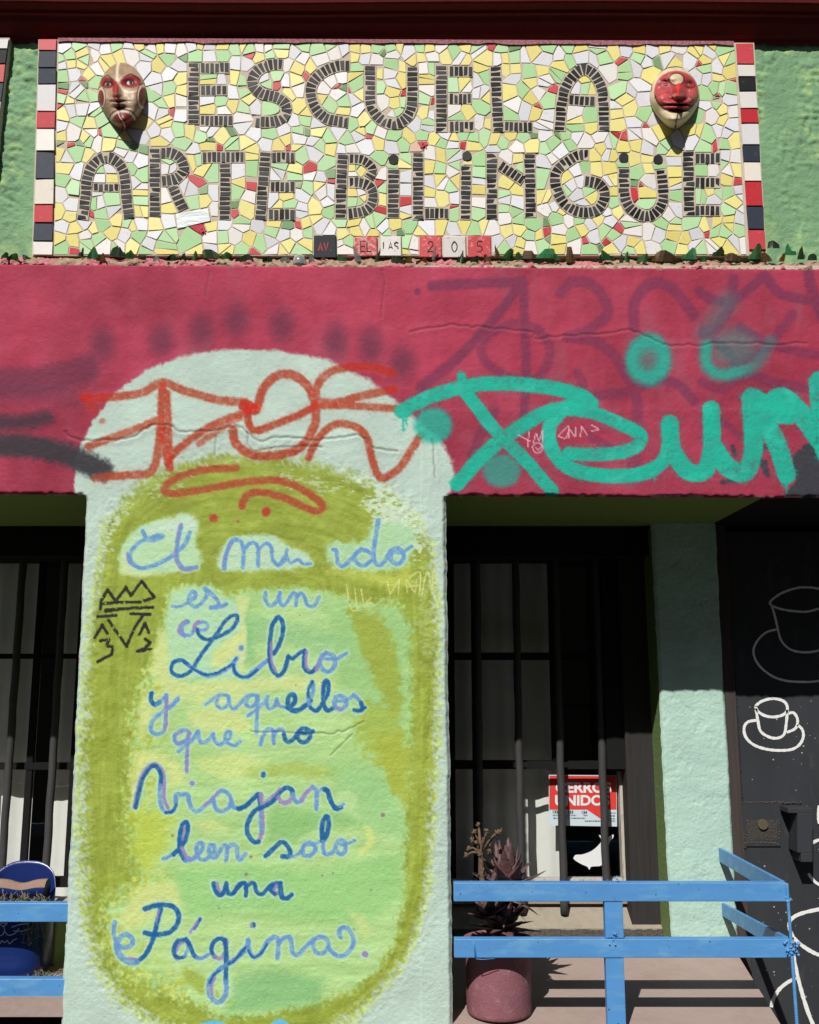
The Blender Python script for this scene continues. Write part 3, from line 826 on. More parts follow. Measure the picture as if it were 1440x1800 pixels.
    e = seg_dist(X, Y, spline(Z(*G7, [(1045,335),(1045,400),(1090,435),(1160,425),(1220,400),(1270,320)]), 8), 44)
    soft = np.maximum(soft, .85 * (1 - sm(2, 20, e + fine * 3)) * (1 - .55 * sm(1290, 1350, X)))
    soft = np.maximum(soft, .42 * (1 - sm(.35, 1.1, np.hypot((X - 1290) / 60, (Y - 612) / 50) + fine * .08)))
    soft = np.maximum(soft, .3 * (1 - sm(0, 36, seg_dist(X, Y, np.array(Z(*G7, [(1040,290),(1120,180)])), 40))))
    lay((30, 178, 156), soft)
    lay((226, 196, 205), .0 * soft)
    for pts in WHITESCR:
        d = seg_dist(X, Y, spline(pts, 4), 5)
        lay((228, 190, 200), .85 * (1 - sm(.5, 1.4, d)))
    # small damage
    for (sx, sy_, rr_) in BROWNSPOTS:
        lay((146, 116, 112), .8 * (1 - sm(rr_ * .6, rr_ * 1.3, np.hypot(X - sx, Y - sy_) + fine * .6)))
    pits = (vn(X, Y, 7, 41) > .992) * sm(.3, .6, n1)
    H = H - pits * .0012
    # cracks: grooves with a lifted edge
    for hw, pts in CRACKS:
        s = spline(pts, 6)
        s = s + np.stack([(vn(s[:, 0], s[:, 1], 5, 51) - .5) * 4, (vn(s[:, 0], s[:, 1], 6, 52) - .5) * 6], -1)
        d = seg_dist(X, Y, s, 22)
        H = H - .0038 * hw * (1 - sm(hw * .8, hw + 2.0, d)) + .0020 * hw * (1 - sm(2, 14, d)) * (d < 1e8)
        lay((96, 84, 84), .32 * (1 - sm(.6, hw + 1.3, d)))
    # rough worn step of plaster just above the pillar
    H = H + .0022 * sm(706, 726, Y + (n1 - .5) * 22) * (X > 740) * (1 - sm(1380, 1500, X))
    # coarse brushed daubs where the dry brush dragged
    H = H + np.where(m > .5, (np.abs(do) < 40) * (fbm(X, Y, 8, 61, 2) - .5) * .0035 * (1 - sm(15, 40, np.abs(do))), 0)
    # chips showing light plaster
    return np.clip(c, 0, 255), H
# ------------------------------------------------------------------ materials
M = {}
M['wall_paint'] = paint_mat('painted_stucco')
M['rough_paint'] = paint_mat('rough_painted_plaster', bump=0.6, bscale=90, bdist=0.006)
M['mask_paint'] = paint_mat('glazed_papier_mache', rough=0.42, bump=0.1, bscale=300, bdist=0.002, var=0.03)
M['olive'] = mat('olive_reveal_paint', col(120, 142, 62), .8, var=.15, bump=.3, bscale=60)
M['green_reveal'] = mat('green_reveal_paint', col(116, 142, 84), .8, var=.12, bump=.4, bscale=70)
M['black_paint'] = mat('black_gloss_paint', col(56, 58, 63), .5, var=.25, vscale=8, bump=.12, bscale=40, dirt=col(82, 82, 84), dirt_amt=.12, dirt_scale=14, stretch=(1, 1, .35), spec=.3)
M['black_matt'] = mat('matt_black_paint', col(26, 26, 27), .9, spec=.2, var=.2, bump=.15, bscale=60)
M['oxblood'] = mat('oxblood_cornice_paint', (0.12, 0.012, 0.011, 1), .8, spec=.2, var=.2, bump=.15, bscale=50)
M['cornice_top'] = mat('faded_pink_plaster', col(190, 150, 150), .8, var=.15)
M['grout'] = mat('cement_grout', col(204, 190, 172), .9, var=.18, vscale=90, bump=.5, bscale=250, bdist=.003)
M['bar_iron'] = mat('painted_iron_bar', col(66, 66, 67), .6, spec=.3, var=.2, bump=.5, bscale=300, bdist=.002)
M['sill_concrete'] = mat('worn_concrete_sill', col(158, 148, 132), .85, var=.15, bump=.4, bscale=90, dirt=col(120, 112, 100), dirt_amt=.2)
M['sill_dark'] = mat('chipped_dark_sill_edge', col(86, 82, 78), .9, var=.3, vscale=60, bump=.8, bscale=90)
M['ledge_pink'] = mat('dusty_pink_floor_paint', col(168, 148, 141), .85, var=.09, vscale=9, bump=.25, bscale=40, dirt=col(160, 138, 128), dirt_amt=.3, dirt_scale=6)
M['ledge_front'] = mat('grey_brown_plaster', col(110, 92, 86), .9, var=.2, bump=.4)
M['weathered'] = mat('weathered_white_wood', col(196, 190, 180), .8, var=.2, vscale=50, stretch=(1, 1, .15), bump=.4, bscale=160, dirt=col(110, 92, 78), dirt_amt=.35, dirt_scale=60)
M['dark_wood'] = mat('dark_stained_wood', col(50, 48, 48), .8, spec=.25, var=.35, vscale=60, stretch=(1, 1, .06), bump=.4, bscale=100)
M['brown_wood'] = mat('worn_brown_door_post', col(70, 62, 60), .8, spec=.25, var=.35, vscale=60, stretch=(1, 1, .06), bump=.4, bscale=100)
M['blue'] = mat('sky_blue_enamel', (0.085, 0.27, 0.58, 1), .42, var=.16, vscale=16, bump=.2, bscale=60, bdist=.004, dirt=(0.15, 0.36, 0.60, 1), dirt_amt=.35, dirt_scale=20, stretch=(.35, 1, 1), chips=(.03, .045, .07), chip_at=.715, chip_scale=75)
M['white_line'] = mat('white_chalk_paint', col(236, 236, 236), .7, var=.06, vscale=120, bump=.2)
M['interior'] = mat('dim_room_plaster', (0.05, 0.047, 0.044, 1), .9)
M['curtain'] = mat('pale_blind_cloth', col(236, 236, 234), .85, var=.05, vscale=20, bump=.1)
M['asphalt'] = mat('grey_asphalt', (0.055, 0.055, 0.057, 1), .9, var=.25, vscale=60, bump=.5)
M['pavement'] = mat('pavement_concrete', (0.13, 0.125, 0.115, 1), .88, var=.15, vscale=8, bump=.3, dirt=(.12, .115, .11), dirt_amt=.2)
M['stone_kerb'] = mat('kerb_stone', (0.28, 0.27, 0.25, 1), .85, var=.15)

def glass_mat(name, tint=(1, 1, 1), refl=1.0):
    m = bpy.data.materials.new(name)
    m.use_nodes = True
    nt = m.node_tree
    for n in list(nt.nodes): nt.nodes.remove(n)
    out = nt.nodes.new('ShaderNodeOutputMaterial')
    tr = nt.nodes.new('ShaderNodeBsdfTransparent')
    tr.inputs[0].default_value = tuple(tint) + (1,)
    gl = nt.nodes.new('ShaderNodeBsdfGlossy')
    gl.inputs['Roughness'].default_value = 0.02
    lw = nt.nodes.new('ShaderNodeLayerWeight')
    lw.inputs[0].default_value = 0.5
    pw = nt.nodes.new('ShaderNodeMath'); pw.operation = 'POWER'; pw.inputs[1].default_value = 5.0
    nt.links.new(lw.outputs['Facing'], pw.inputs[0])
    fr = nt.nodes.new('ShaderNodeMath'); fr.operation = 'MULTIPLY_ADD'; fr.inputs[1].default_value = 0.9; fr.inputs[2].default_value = 0.05
    nt.links.new(pw.outputs[0], fr.inputs[0])
    mx = nt.nodes.new('ShaderNodeMixShader')
    nt.links.new(fr.outputs[0], mx.inputs[0])
    nt.links.new(tr.outputs[0], mx.inputs[1])
    nt.links.new(gl.outputs[0], mx.inputs[2])
    nt.links.new(mx.outputs[0], out.inputs[0])
    return m
M['pane'] = glass_mat('window_glass', (.93, .95, .93))

# ------------------------------------------------------------------ ground, road, far side of the street
GZ = 0.0
mb = MB(); mb.box(-14, 14, -2.6, 0.35, -0.3, GZ)
mb.build('pavement', M['pavement'], kind='structure', label='grey concrete pavement along the foot of the wall')
mb = MB(); mb.box(-14, 14, -2.75, -2.604, -0.3, GZ + .004)
mb.build('kerb', M['stone_kerb'], kind='structure', label='kerb stone between the pavement and the road')
mb = MB(); mb.add([(-60, -60, -.13), (60, -60, -.13), (60, -2.754, -.13), (-60, -2.754, -.13)], [(0, 1, 2, 3)])
mb.build('road', M['asphalt'], kind='structure', label='asphalt street in front of the wall')
mb = MB(); mb.add([(-200, -200, -.31), (200, -200, -.31), (200, 200, -.31), (-200, 200, -.31)], [(0, 1, 2, 3)])
mb.build('ground', M['asphalt'], kind='structure')

# ------------------------------------------------------------------ the building
B = empty('school_building', (0, 0, 0), 'crimson and green painted street front with oxblood cornice, barred windows and black door', 'building')
YP = 0.65                 # plane of the recessed pilaster, door and window head
YW = 0.93                 # plane of the window frames
YB = 0.865                # plane of the security bars
YU = 0.08                 # upper green wall
# band: rows down the picture, columns across
bx = np.arange(-60, 1502, 2.0)
by = np.arange(462, 870.1, 2.0)
X, Y = np.meshgrid(bx, by)
def beam_bottom(x): return 868.5 + 6.0 * np.clip(x / 1440.0, 0, 1)
def beam_top(x): return 462.0 + 9.0 * np.clip(x / 1440.0, 0, 1)
tt = (Y - 462) / 408.0
Y = beam_top(X) + tt * (beam_bottom(X) - beam_top(X))
c, H = wall_paint(X.ravel(), Y.ravel())
H = H.reshape(X.shape)
# broken lower arris except over the pillar, rounded top arris
wob = 2.2 * (vn(X, Y * 0, 9, 81) - .5) + 1.6 * (vn(X, Y * 0, 31, 82) - .5)
openz = 1 - (sm(140, 152, X) * (1 - sm(782, 794, X)))
dl = (beam_bottom(X) + wob * openz - Y)
H = H - openz * .012 * (1 - sm(0, 6, dl)) ** 2
H = H - .008 * (1 - sm(0, 5, Y - beam_top(X))) ** 2
V = Pn(X, Y + openz * wob * (1 - sm(0, 14, beam_bottom(X) - Y)) * .8, 0.0)
V[..., 1] -= H
link('lintel_beam', grid_mesh('lintel_beam', V, lin_n(c) / KA), B, [M['wall_paint']], label='crimson beam covered in teal, red and violet spray writing')
# pillar
NX = 440
py_ = np.arange(868.0, 1832.1, 1.6)
s = np.linspace(0, 1, NX)
Lx = 150.5 - 45.5 * (py_ - 870) / 930.0
Rx = 784.5 + 12.0 * (py_ - 870) / 930.0
Lx = Lx + 2.0 * (vn(py_ * 0, py_, 40, 90) - .5) + 1.2 * (vn(py_ * 0, py_, 9, 91) - .5)
Rx = Rx + 2.0 * (vn(py_ * 0, py_, 50, 92) - .5) + 1.6 * (vn(py_ * 0, py_, 10, 93) - .5)
X = Lx[:, None] + s[None] * (Rx - Lx)[:, None]
Y = np.repeat(py_[:, None], NX, 1)
Y[0] = beam_bottom(X[0])
Y[1] = np.maximum(Y[1], Y[0] + .8); Y[2] = np.maximum(Y[2], Y[1] + .8); Y[3] = np.maximum(Y[3], Y[2] + .8)
c, H = wall_paint(X.ravel(), Y.ravel())
H = H.reshape(X.shape)
ed = np.minimum(X - Lx[:, None], Rx[:, None] - X)
H = H - .016 * (1 - sm(0, 9, ed)) ** 2 * sm(868, 880, Y)
V = Pn(X, Y, 0.0)
V[..., 1] -= H
link('pillar', grid_mesh('pillar', V, lin_n(c) / KA), B, [M['wall_paint']], label='pillar painted with an olive oval and blue handwriting')
# bodies behind the painted skins
def quad_prism(name, q, y0, y1, m, parent=B, **kw):
    """q: four (x, z) corners in the facade, extruded in depth"""
    mb = MB()
    vs = [(x, y0, z) for x, z in q] + [(x, y1, z) for x, z in q]
    mb.add(vs, [(0, 1, 2, 3), (7, 6, 5, 4), (0, 4, 5, 1), (1, 5, 6, 2), (2, 6, 7, 3), (3, 7, 4, 0)])
    return mb.build(name, m, parent, **kw)
def xz(px, py, Y): 
    p = P(px, py, Y); return (p[0], p[2])
q = [xz(107.5, 1830, 0.0), xz(795, 1830, 0.0), xz(782.5, 872, 0.0), xz(153, 872, 0.0)]
quad_prism('pillar_core', q, 0.012, 1.0, M['green_reveal'])
zs = P(720, 870, 0)[2]                       # underside of the beam
zt = P(720, 464, 0)[2]
XD = 1.292                                   # right end of the green soffit
mb = MB(); mb.box(-2.6, XD, 0.012, YP + .1, zs + .004, zs + .05); mb.build('soffit', M['olive'], B, label='olive painted underside of the beam')
mb = MB(); mb.box(XD + .002, 2.6, 0.012, YP + .1, zs + .002, zs + .05); mb.build('soffit', M['black_matt'], B, label='black painted underside of the beam over the door')
mb = MB(); mb.box(-2.6, 2.6, 0.02, 1.6, zs + .052, zt - .012); mb.build('beam_core', M['interior'], B)
# upper green wall, rough brushed plaster
ux = np.arange(-80, 1522, 3.0); uy = np.arange(40, 480, 3.0)
X, Y = np.meshgrid(ux, uy)
f = X.ravel(), Y.ravel()
drag = sm(.42, .62, fbm(*f, 60, 101, 3, sy=170))
H = ((fbm(*f, 6, 102, 3) - .5) * .016 + (fbm(*f, 16, 109, 3, sy=6) - .5) * .012) * (.3 + .7 * drag) + (fbm(*f, 40, 103, 3) - .5) * .004 - .004 * (vn(*f, 6, 108) > .93) * drag
c = np.array((124, 164, 124)) * (1 + .18 * (fbm(*f, 90, 104, 4)[:, None] - .5)) + np.array((36, 30, 8)) * sm(.5, .75, fbm(*f, 18, 105, 4))[:, None] * drag[:, None]
c = c + np.array((30, 24, 10)) * sm(380, 450, Y.ravel())[:, None] * sm(.4, .6, fbm(*f, 20, 106, 3))[:, None]
V = Pn(X, Y, YU)
V[..., 1] -= H.reshape(X.shape)
link('upper_wall', grid_mesh('upper_wall', V, lin_n(c) / KA), B, [M['rough_paint']], label='pale green rough plaster wall around the mosaic')
mb = MB(); mb.box(-2.6, 2.6, YU + .03, 1.6, zt - .01, 5.2); mb.build('wall_core', M['interior'], B)
mb = MB(); mb.box(-2.6, 2.6, 0.004, YU + .028, zt - .04, zt - .004); mb.build('beam_ledge', M['grout'], B)
# cornice: cove, rib and fascia, all running along the wall
z0 = P(720, 78, YU)[2]
prof = [(YU, 0), (YU - .012, .002), (YU - .016, .014), (YU - .030, .022), (YU - .062, .050), (YU - .070, .066), (YU - .074, .070), (YU - .084, .072), (YU - .088, .084), (YU - .112, .094), (YU - .118, .100), (YU - .122, .112)]
x0, x1 = -2.6, 2.6
mb = MB()
n = len(prof)
NS = 60
vs = []
for i in range(NS + 1):
    x = x0 + (x1 - x0) * i / NS
    dz = .006 * math.sin(x * 2.1) - .0028 * x + random.uniform(-.0008, .0008)
    vs += [(x, y, z0 + z + dz) for y, z in prof]
fs = [(i * n + k, i * n + k + 1, (i + 1) * n + k + 1, (i + 1) * n + k) for i in range(NS) for k in range(n - 1)]
mb.add(vs, fs, 0, False)
mb.build('cornice', M['oxblood'], B, label='oxblood red moulded cornice')
mb = MB(); mb.box(x0, x1, YU - .120, YU + .028, z0 + .120, z0 + .9); mb.build('fascia', M['cornice_top'], B)

# ------------------------------------------------------------------ pilaster between window and door
py_ = np.arange(920, 1672, 2.0)
s = np.linspace(0, 1, 60)
Lx = np.interp(py_, [925, 1217, 1400, 1650, 1670], [1145, 1160, 1168, 1181, 1182])
Rx = np.interp(py_, [925, 1217, 1320, 1495, 1650, 1670], [1261, 1275, 1282, 1291, 1299, 1300])
Lx = Lx + 1.5 * (vn(py_ * 0, py_, 12, 111) - .5); Rx = Rx + 2 * (vn(py_ * 0, py_, 14, 112) - .5)
X = Lx[:, None] + s[None] * (Rx - Lx)[:, None]
Y = np.repeat(py_[:, None], 60, 1)
f = X.ravel(), Y.ravel()
H = (fbm(*f, 34, 113, 4) - .5) * .0045 + (fbm(*f, 7, 114, 3) - .5) * .0016 - .0018 * sm(.62, .68, fbm(*f, 22, 115, 4))
ed = np.minimum(X - Lx[:, None], Rx[:, None] - X)
H = H.reshape(X.shape) - .012 * (1 - sm(0, 6, ed)) ** 2
c = np.array((180, 212, 199)) * (1 + .1 * (fbm(*f, 60, 116, 4)[:, None] - .5)) + (fbm(*f, 50, 117, 3, sy=8)[:, None] - .5) * 12
V = Pn(X, Y, YP); V[..., 1] -= H
link('pilaster', grid_mesh('pilaster', V, lin_n(c) / KA), B, [M['rough_paint']], label='mint green pilaster between the window and the black door')
q = [xz(1183, 1668, YP), xz(1298, 1668, YP), xz(1260, 926, YP), xz(1146.5, 926, YP)]
quad_prism('pilaster_core', q, YP + .012, YP + .26, M['green_reveal'])

# ------------------------------------------------------------------ ledges and sills
def slab(name, pts, th, m, parent=B, **kw):
    mb = MB()
    k = len(pts)
    vs = list(pts) + [(p[0], p[1], p[2] - th) for p in pts]
    mb.add(vs, [tuple(range(k))[::-1], tuple(range(k, 2 * k))] + [(i, (i + 1) % k, k + (i + 1) % k, k + i) for i in range(k)])
    return mb.build(name, m, parent, **kw)
def lz(y): return .490 + .0918 * (y + .05)
ZLL = P(50, 1752, .004)[2]
def lzl(y): return ZLL + .08 * (y - .004)
XL = 1.28
slab('ledge', [(.13, -.075, lz(-.075)), (1.207, -.075, lz(-.075)), (1.292, .70, lz(.70)), (1.292, .80, lz(.80)), (.13, .80, lz(.80))], .09, M['ledge_pink'], label='dusty pink ledge behind the right blue railing')
slab('ledge', [(-2.6, .004, lzl(.004)), (-1.08, .004, lzl(.004)), (-1.08, .80, lzl(.80)), (-2.6, .80, lzl(.80))], .062, M['ledge_pink'], label='dusty pink ledge behind the left blue railing')
mb = MB(); mb.box(-2.6, 1.19, 0.02, .8, -.02, lz(-.05) - .10); mb.build('base_wall', M['ledge_front'], B)
zA = P(900, 1632, .80)[2]; zB = P(900, 1588, .925)[2]
for (xa, xb) in [(-2.6, -1.10), (.16, P(1165, 1640, .8)[0])]:
    mb = MB()
    mb.hexa([(xa, .80, lz(.8)), (xb, .80, lz(.8)), (xb, .97, lz(.8)), (xa, .97, lz(.8)), (xa, .80, zA), (xb, .80, zA), (xb, .97, zB + .012), (xa, .97, zB + .012)])
    mb.build('window_sill', M['sill_concrete'], B)
    mb = MB()
    NS = 40
    for i in range(NS):
        a = xa + (xb - xa) * i / NS; b_ = xa + (xb - xa) * (i + 1) / NS
        y = .797 - random.uniform(0, .006)
        mb.box(a, b_ - .0005, y, .7995, lz(.8) + .002, zA - random.uniform(.002, .006))
    mb.build('sill_edge', M['sill_dark'], B)
# ------------------------------------------------------------------ the mosaic sign
SIGN = empty('mosaic_sign', P(700, 447, .05), 'large mosaic sign of broken white, green and yellow tiles with black tile lettering', 'mosaic sign')
def tile_mat(name, r, g, b, rough=.52):
    dk = r + g + b < 260
    return mat(name, col(r, g, b, 1.05), rough, var=.10 if dk else .05, vscale=40, bump=.08, bscale=60, bdist=.004, dirt=col(84, 82, 82) if dk else col(188, 176, 158), dirt_amt=.1 if dk else .06, dirt_scale=40 if dk else 70, spec=.14 if dk else .3)
TM = {}
for k, v in {'W': [(226, 226, 232), (216, 216, 222), (232, 228, 226)], 'G': [(176, 218, 160), (168, 212, 152), (182, 220, 168)],
             'Y': [(232, 222, 132), (228, 214, 126), (236, 226, 146)], 'R': [(192, 40, 52), (200, 66, 76)], 'D': [(98, 142, 88), (120, 160, 112)],
             'K': [(50, 52, 57), (38, 38, 42), (62, 64, 68), (28, 28, 32), (55, 57, 62)], 'N': [(48, 54, 68), (54, 60, 74)], 'F': [(220, 180, 160)],
             'B': [(226, 222, 216), (216, 214, 216), (228, 220, 208)]}.items():
    TM[k] = [tile_mat('%s_glaze' % {'W': 'white', 'G': 'pale_green', 'Y': 'yellow', 'R': 'red', 'D': 'leaf_green', 'K': 'black', 'N': 'slate_blue', 'F': 'flesh', 'B': 'ivory'}[k], *c) for c in v]
YG = .052                       # face of the grout
YT = .045
# panel of grout
mb = MB()
q = [(66, 449), (1346, 449), (1326, 74), (70, 68)]
vs = [P(x, y, YG) for x, y in q] + [(P(x, y, YG)[0], YU + .02, P(x, y, YG)[2]) for x, y in q]
q = [(56, 449), (1347.5, 449), (1326, 75), (67.5, 69)]
vs = [P(x, y, YG) for x, y in q] + [(P(x, y, YG)[0], YU + .02, P(x, y, YG)[2]) for x, y in q]
mb.add(vs, [(0, 1, 2, 3), (7, 6, 5, 4), (0, 4, 5, 1), (1, 5, 6, 2), (2, 6, 7, 3), (3, 7, 4, 0)])
mb.build('grout_bed', M['grout'], SIGN)

def poly_clip(poly, nx, ny, d):
    """keep the side nx*x + ny*y <= d"""
    out = []
    n = len(poly)
    for i in range(n):
        a, b = poly[i], poly[(i + 1) % n]
        da = nx * a[0] + ny * a[1] - d
        db = nx * b[0] + ny * b[1] - d
        if da <= 0: out.append(a)
        if (da < 0 < db) or (db < 0 < da):
            t = da / (da - db)
            out.append((a[0] + (b[0] - a[0]) * t, a[1] + (b[1] - a[1]) * t))
    return out
def area(p):
    return 0.5 * sum(p[i][0] * p[(i + 1) % len(p)][1] - p[(i + 1) % len(p)][0] * p[i][1] for i in range(len(p))) if len(p) > 2 else 0
def centroid(p):
    return (sum(q[0] for q in p) / len(p), sum(q[1] for q in p) / len(p))
def inset(p, g):
    if area(p) < 0: p = p[::-1]
    out = list(p)
    for i in range(len(p)):
        a, b = p[i], p[(i + 1) % len(p)]
        ex, ey = b[0] - a[0], b[1] - a[1]
        L = math.hypot(ex, ey)
        if L < .3: continue
        nx, ny = ey / L, -ex / L
        out = poly_clip(out, nx, ny, nx * a[0] + ny * a[1] - g)
        if len(out) < 3: return []
    return out
def clean(p, eps=1.0):
    q = []
    for v in p:
        if not q or math.hypot(v[0] - q[-1][0], v[1] - q[-1][1]) > eps: q.append(v)
    while len(q) > 2 and math.hypot(q[0][0] - q[-1][0], q[0][1] - q[-1][1]) <= eps: q.pop()
    return q
def tile_geo(mb, poly, mi, h=.006, Yb=YG, ins=.45, tilt=.0009):
    """one glazed piece: flat body with a small rounded shoulder"""
    if area(poly) < 0: poly = poly[::-1]
    top = inset(poly, ins)
    if len(top) != len(poly):
        cx, cy = centroid(poly)
        top = [(cx + (x - cx) * .93, cy + (y - cy) * .93) for x, y in poly]
    cx, cy = centroid(poly)
    ax, ay = random.gauss(0, tilt) / 12, random.gauss(0, tilt) / 12
    k = len(poly)
    def pt(v, hh):
        return P(v[0], v[1], Yb - hh - ax * (v[0] - cx) - ay * (v[1] - cy))
    vs = [P(v[0], v[1], Yb + .003) for v in poly] + [pt(v, h * .72) for v in poly] + [pt(v, h) for v in top]
    fs = []
    for i in range(k):
        j = (i + 1) % k
        fs += [(i, j, k + j, k + i), (k + i, k + j, 2 * k + j, 2 * k + i)]
    fs.append(tuple(2 * k + i for i in range(k)))
    mb.add(vs, fs, mi)

LETTERS = [  # name, strokes (half width, points), dots
 ('E', [(9.5, [(340,110),(340,218)]), (9, [(352,119.5),(403,119)]), (8.5, [(352,159),(399,158)]), (9, [(352,211.5),(409,212)])], []),
 ('S', [(9.5, [(497,113.5),(480,113),(462,118),(447,131),(444,147),(452,159),(466,166),(484,170),(498,177),(504,190),(499,205),(482,213),(464,214),(449,213)])], []),
 ('C', [(9.5, [(615,115),(595,115.5),(572,124),(553,140),(546,160),(551,183),(566,203),(585,211),(612,214)])], []),
 ('U', [(9.5, [(651,115),(651,176),(657,196),(671,211),(690,218),(708,213),(721,198),(725,178),(725,117)])], []),
 ('E', [(10, [(776,115),(776,232)]), (9, [(790,125),(831,125)]), (9, [(790,173),(829,173)]), (9, [(790,222),(833,222)])], []),
 ('L', [(9.5, [(871,117),(873,170),(876,232)]), (8.5, [(887,222),(936,223)])], []),
 ('A', [(9.5, [(984,230),(987,190),(993,158),(1008,133),(1027,121),(1044,130),(1056,150),(1061,178),(1062,230)]), (8.5, [(1000,175),(1046,178)])], []),
 ('A', [(9.5, [(145,386),(150,346),(154,310),(167,286),(189,276),(208,286),(218,306),(222,345),(227,384)]), (6.5, [(164,329),(209,330)])], []),
 ('R', [(9.5, [(272,261),(272,380)]), (9.5, [(283,268),(303,269),(319,281),(323,298),(313,312),(298,317),(284,318)]), (9.5, [(303,326),(311,345),(322,368)])], []),
 ('T', [(9.5, [(356,276),(430,276)]), (9.5, [(396,287),(395,386)])], []),
 ('E', [(9.5, [(467,267),(462,330),(458,386)]), (9, [(478,276),(518,276)]), (9, [(475,328),(518,328)]), (9.5, [(472,377),(519,377)])], []),
 ('B', [(9.5, [(603,271),(600,330),(599,384)]), (8.5, [(614,279),(636,280),(651,290),(655,302),(648,312)]), (9, [(614,321),(634,321),(650,328),(656,342),(654,358),(643,369),(630,373),(612,375)])], []),
 ('I', [(10, [(692,297),(691,383)])], [(692,280,9)]),
 ('L', [(9.5, [(735,268),(735,386)]), (9, [(747,375),(789,375)])], []),
 ('i', [(9, [(820,291),(818,386)])], [(821,274,8.5)]),
 ('N', [(9.5, [(865,269),(865,385)]), (8.5, [(879,290),(920,318)]), (9.5, [(931,270),(933,382)])], []),
 ('G', [(9.5, [(1035,272),(1016,273),(998,284),(980,299),(976,318),(982,341),(995,360),(1013,371),(1034,373),(1052,367),(1062,350),(1061,332),(1050,321),(1028,317)])], []),
 ('U', [(9.5, [(1097,296),(1098,343),(1107,364),(1122,376),(1139,380),(1155,373),(1165,355),(1166,335),(1162,298)])], [(1097,277,9),(1157,280,8.5)]),
 ('E', [(10, [(1210,266),(1211,320),(1212,380)]), (9, [(1222,278),(1266,278)]), (9, [(1222,320),(1266,321)]), (9, [(1222,370),(1266,370)])], []),
]
def frame_path(s, step):
    d = np.r_[0, np.cumsum(np.hypot(*np.diff(s, axis=0).T))]
    n = max(1, int(round(d[-1] / step)))
    t = np.linspace(0, d[-1], n + 1)
    q = np.stack([np.interp(t, d, s[:, 0]), np.interp(t, d, s[:, 1])], -1)
    tan = np.gradient(q, axis=0) if len(q) > 1 else np.array([[1, 0]])
    tan /= np.linalg.norm(tan, axis=1)[:, None] + 1e-9
    return q, tan
obst = []      # rectangles nothing else may cover: (ax, ay, bx, by, half width)
letter_tiles = []
for li, (nm, strokes, dots) in enumerate(LETTERS):
    for hw, pts in strokes:
        s = spline(pts, 6) if len(pts) > 2 else np.array(pts, float)
        q, tan = frame_path(s, 8.6)
        nr = np.stack([-tan[:, 1], tan[:, 0]], -1)
        for i in range(len(q) - 1):
            g = .95
            a, b = q[i] + tan[i] * g, q[i + 1] - tan[i + 1] * g
            # tiles lie across the stroke; jitter the long edges a little
            h1, h2 = hw - random.uniform(0, 1.3), hw - random.uniform(0, 1.3)
            j = lambda: random.uniform(-.5, .5)
            poly = [(a + nr[i] * h1), (b + nr[i + 1] * h1), (b - nr[i + 1] * h2), (a - nr[i] * h2)]
            poly = [(v[0] + j(), v[1] + j()) for v in poly]
            letter_tiles.append((li, poly))
        q2, _ = frame_path(s, 13)
        for i in range(len(q2) - 1):
            obst.append((q2[i][0], q2[i][1], q2[i + 1][0], q2[i + 1][1], hw + 1.0))
    for (dx, dy, r) in dots:
        letter_tiles.append((li, [(dx + r * math.cos(t), dy + r * math.sin(t)) for t in [2 * math.pi * k / 12 for k in range(12)]]))
        obst.append((dx - r * .7, dy, dx + r * .7, dy, r * .95))
NUMT = [(571.5, 433.5, 20, 19.5, 'K', 'AV.'), (643.5, 433, 20, 17, 'R', 'EL'), (687, 432.5, 19, 17.5, 'B', 'LAS'), (757, 433.5, 19.5, 18.5, 'R', '2'), (799, 433.5, 20.5, 19, 'B', '0'), (843, 433.5, 20.5, 18.5, 'R', '5')]
for (cx, cy, rx, ry, k, t) in NUMT:
    obst.append((cx - rx, cy, cx + rx, cy, ry))
PATCHT = [(309, 376), (366, 366), (370, 388), (312, 402)]
obst.append((310, 388, 369, 377, 13))

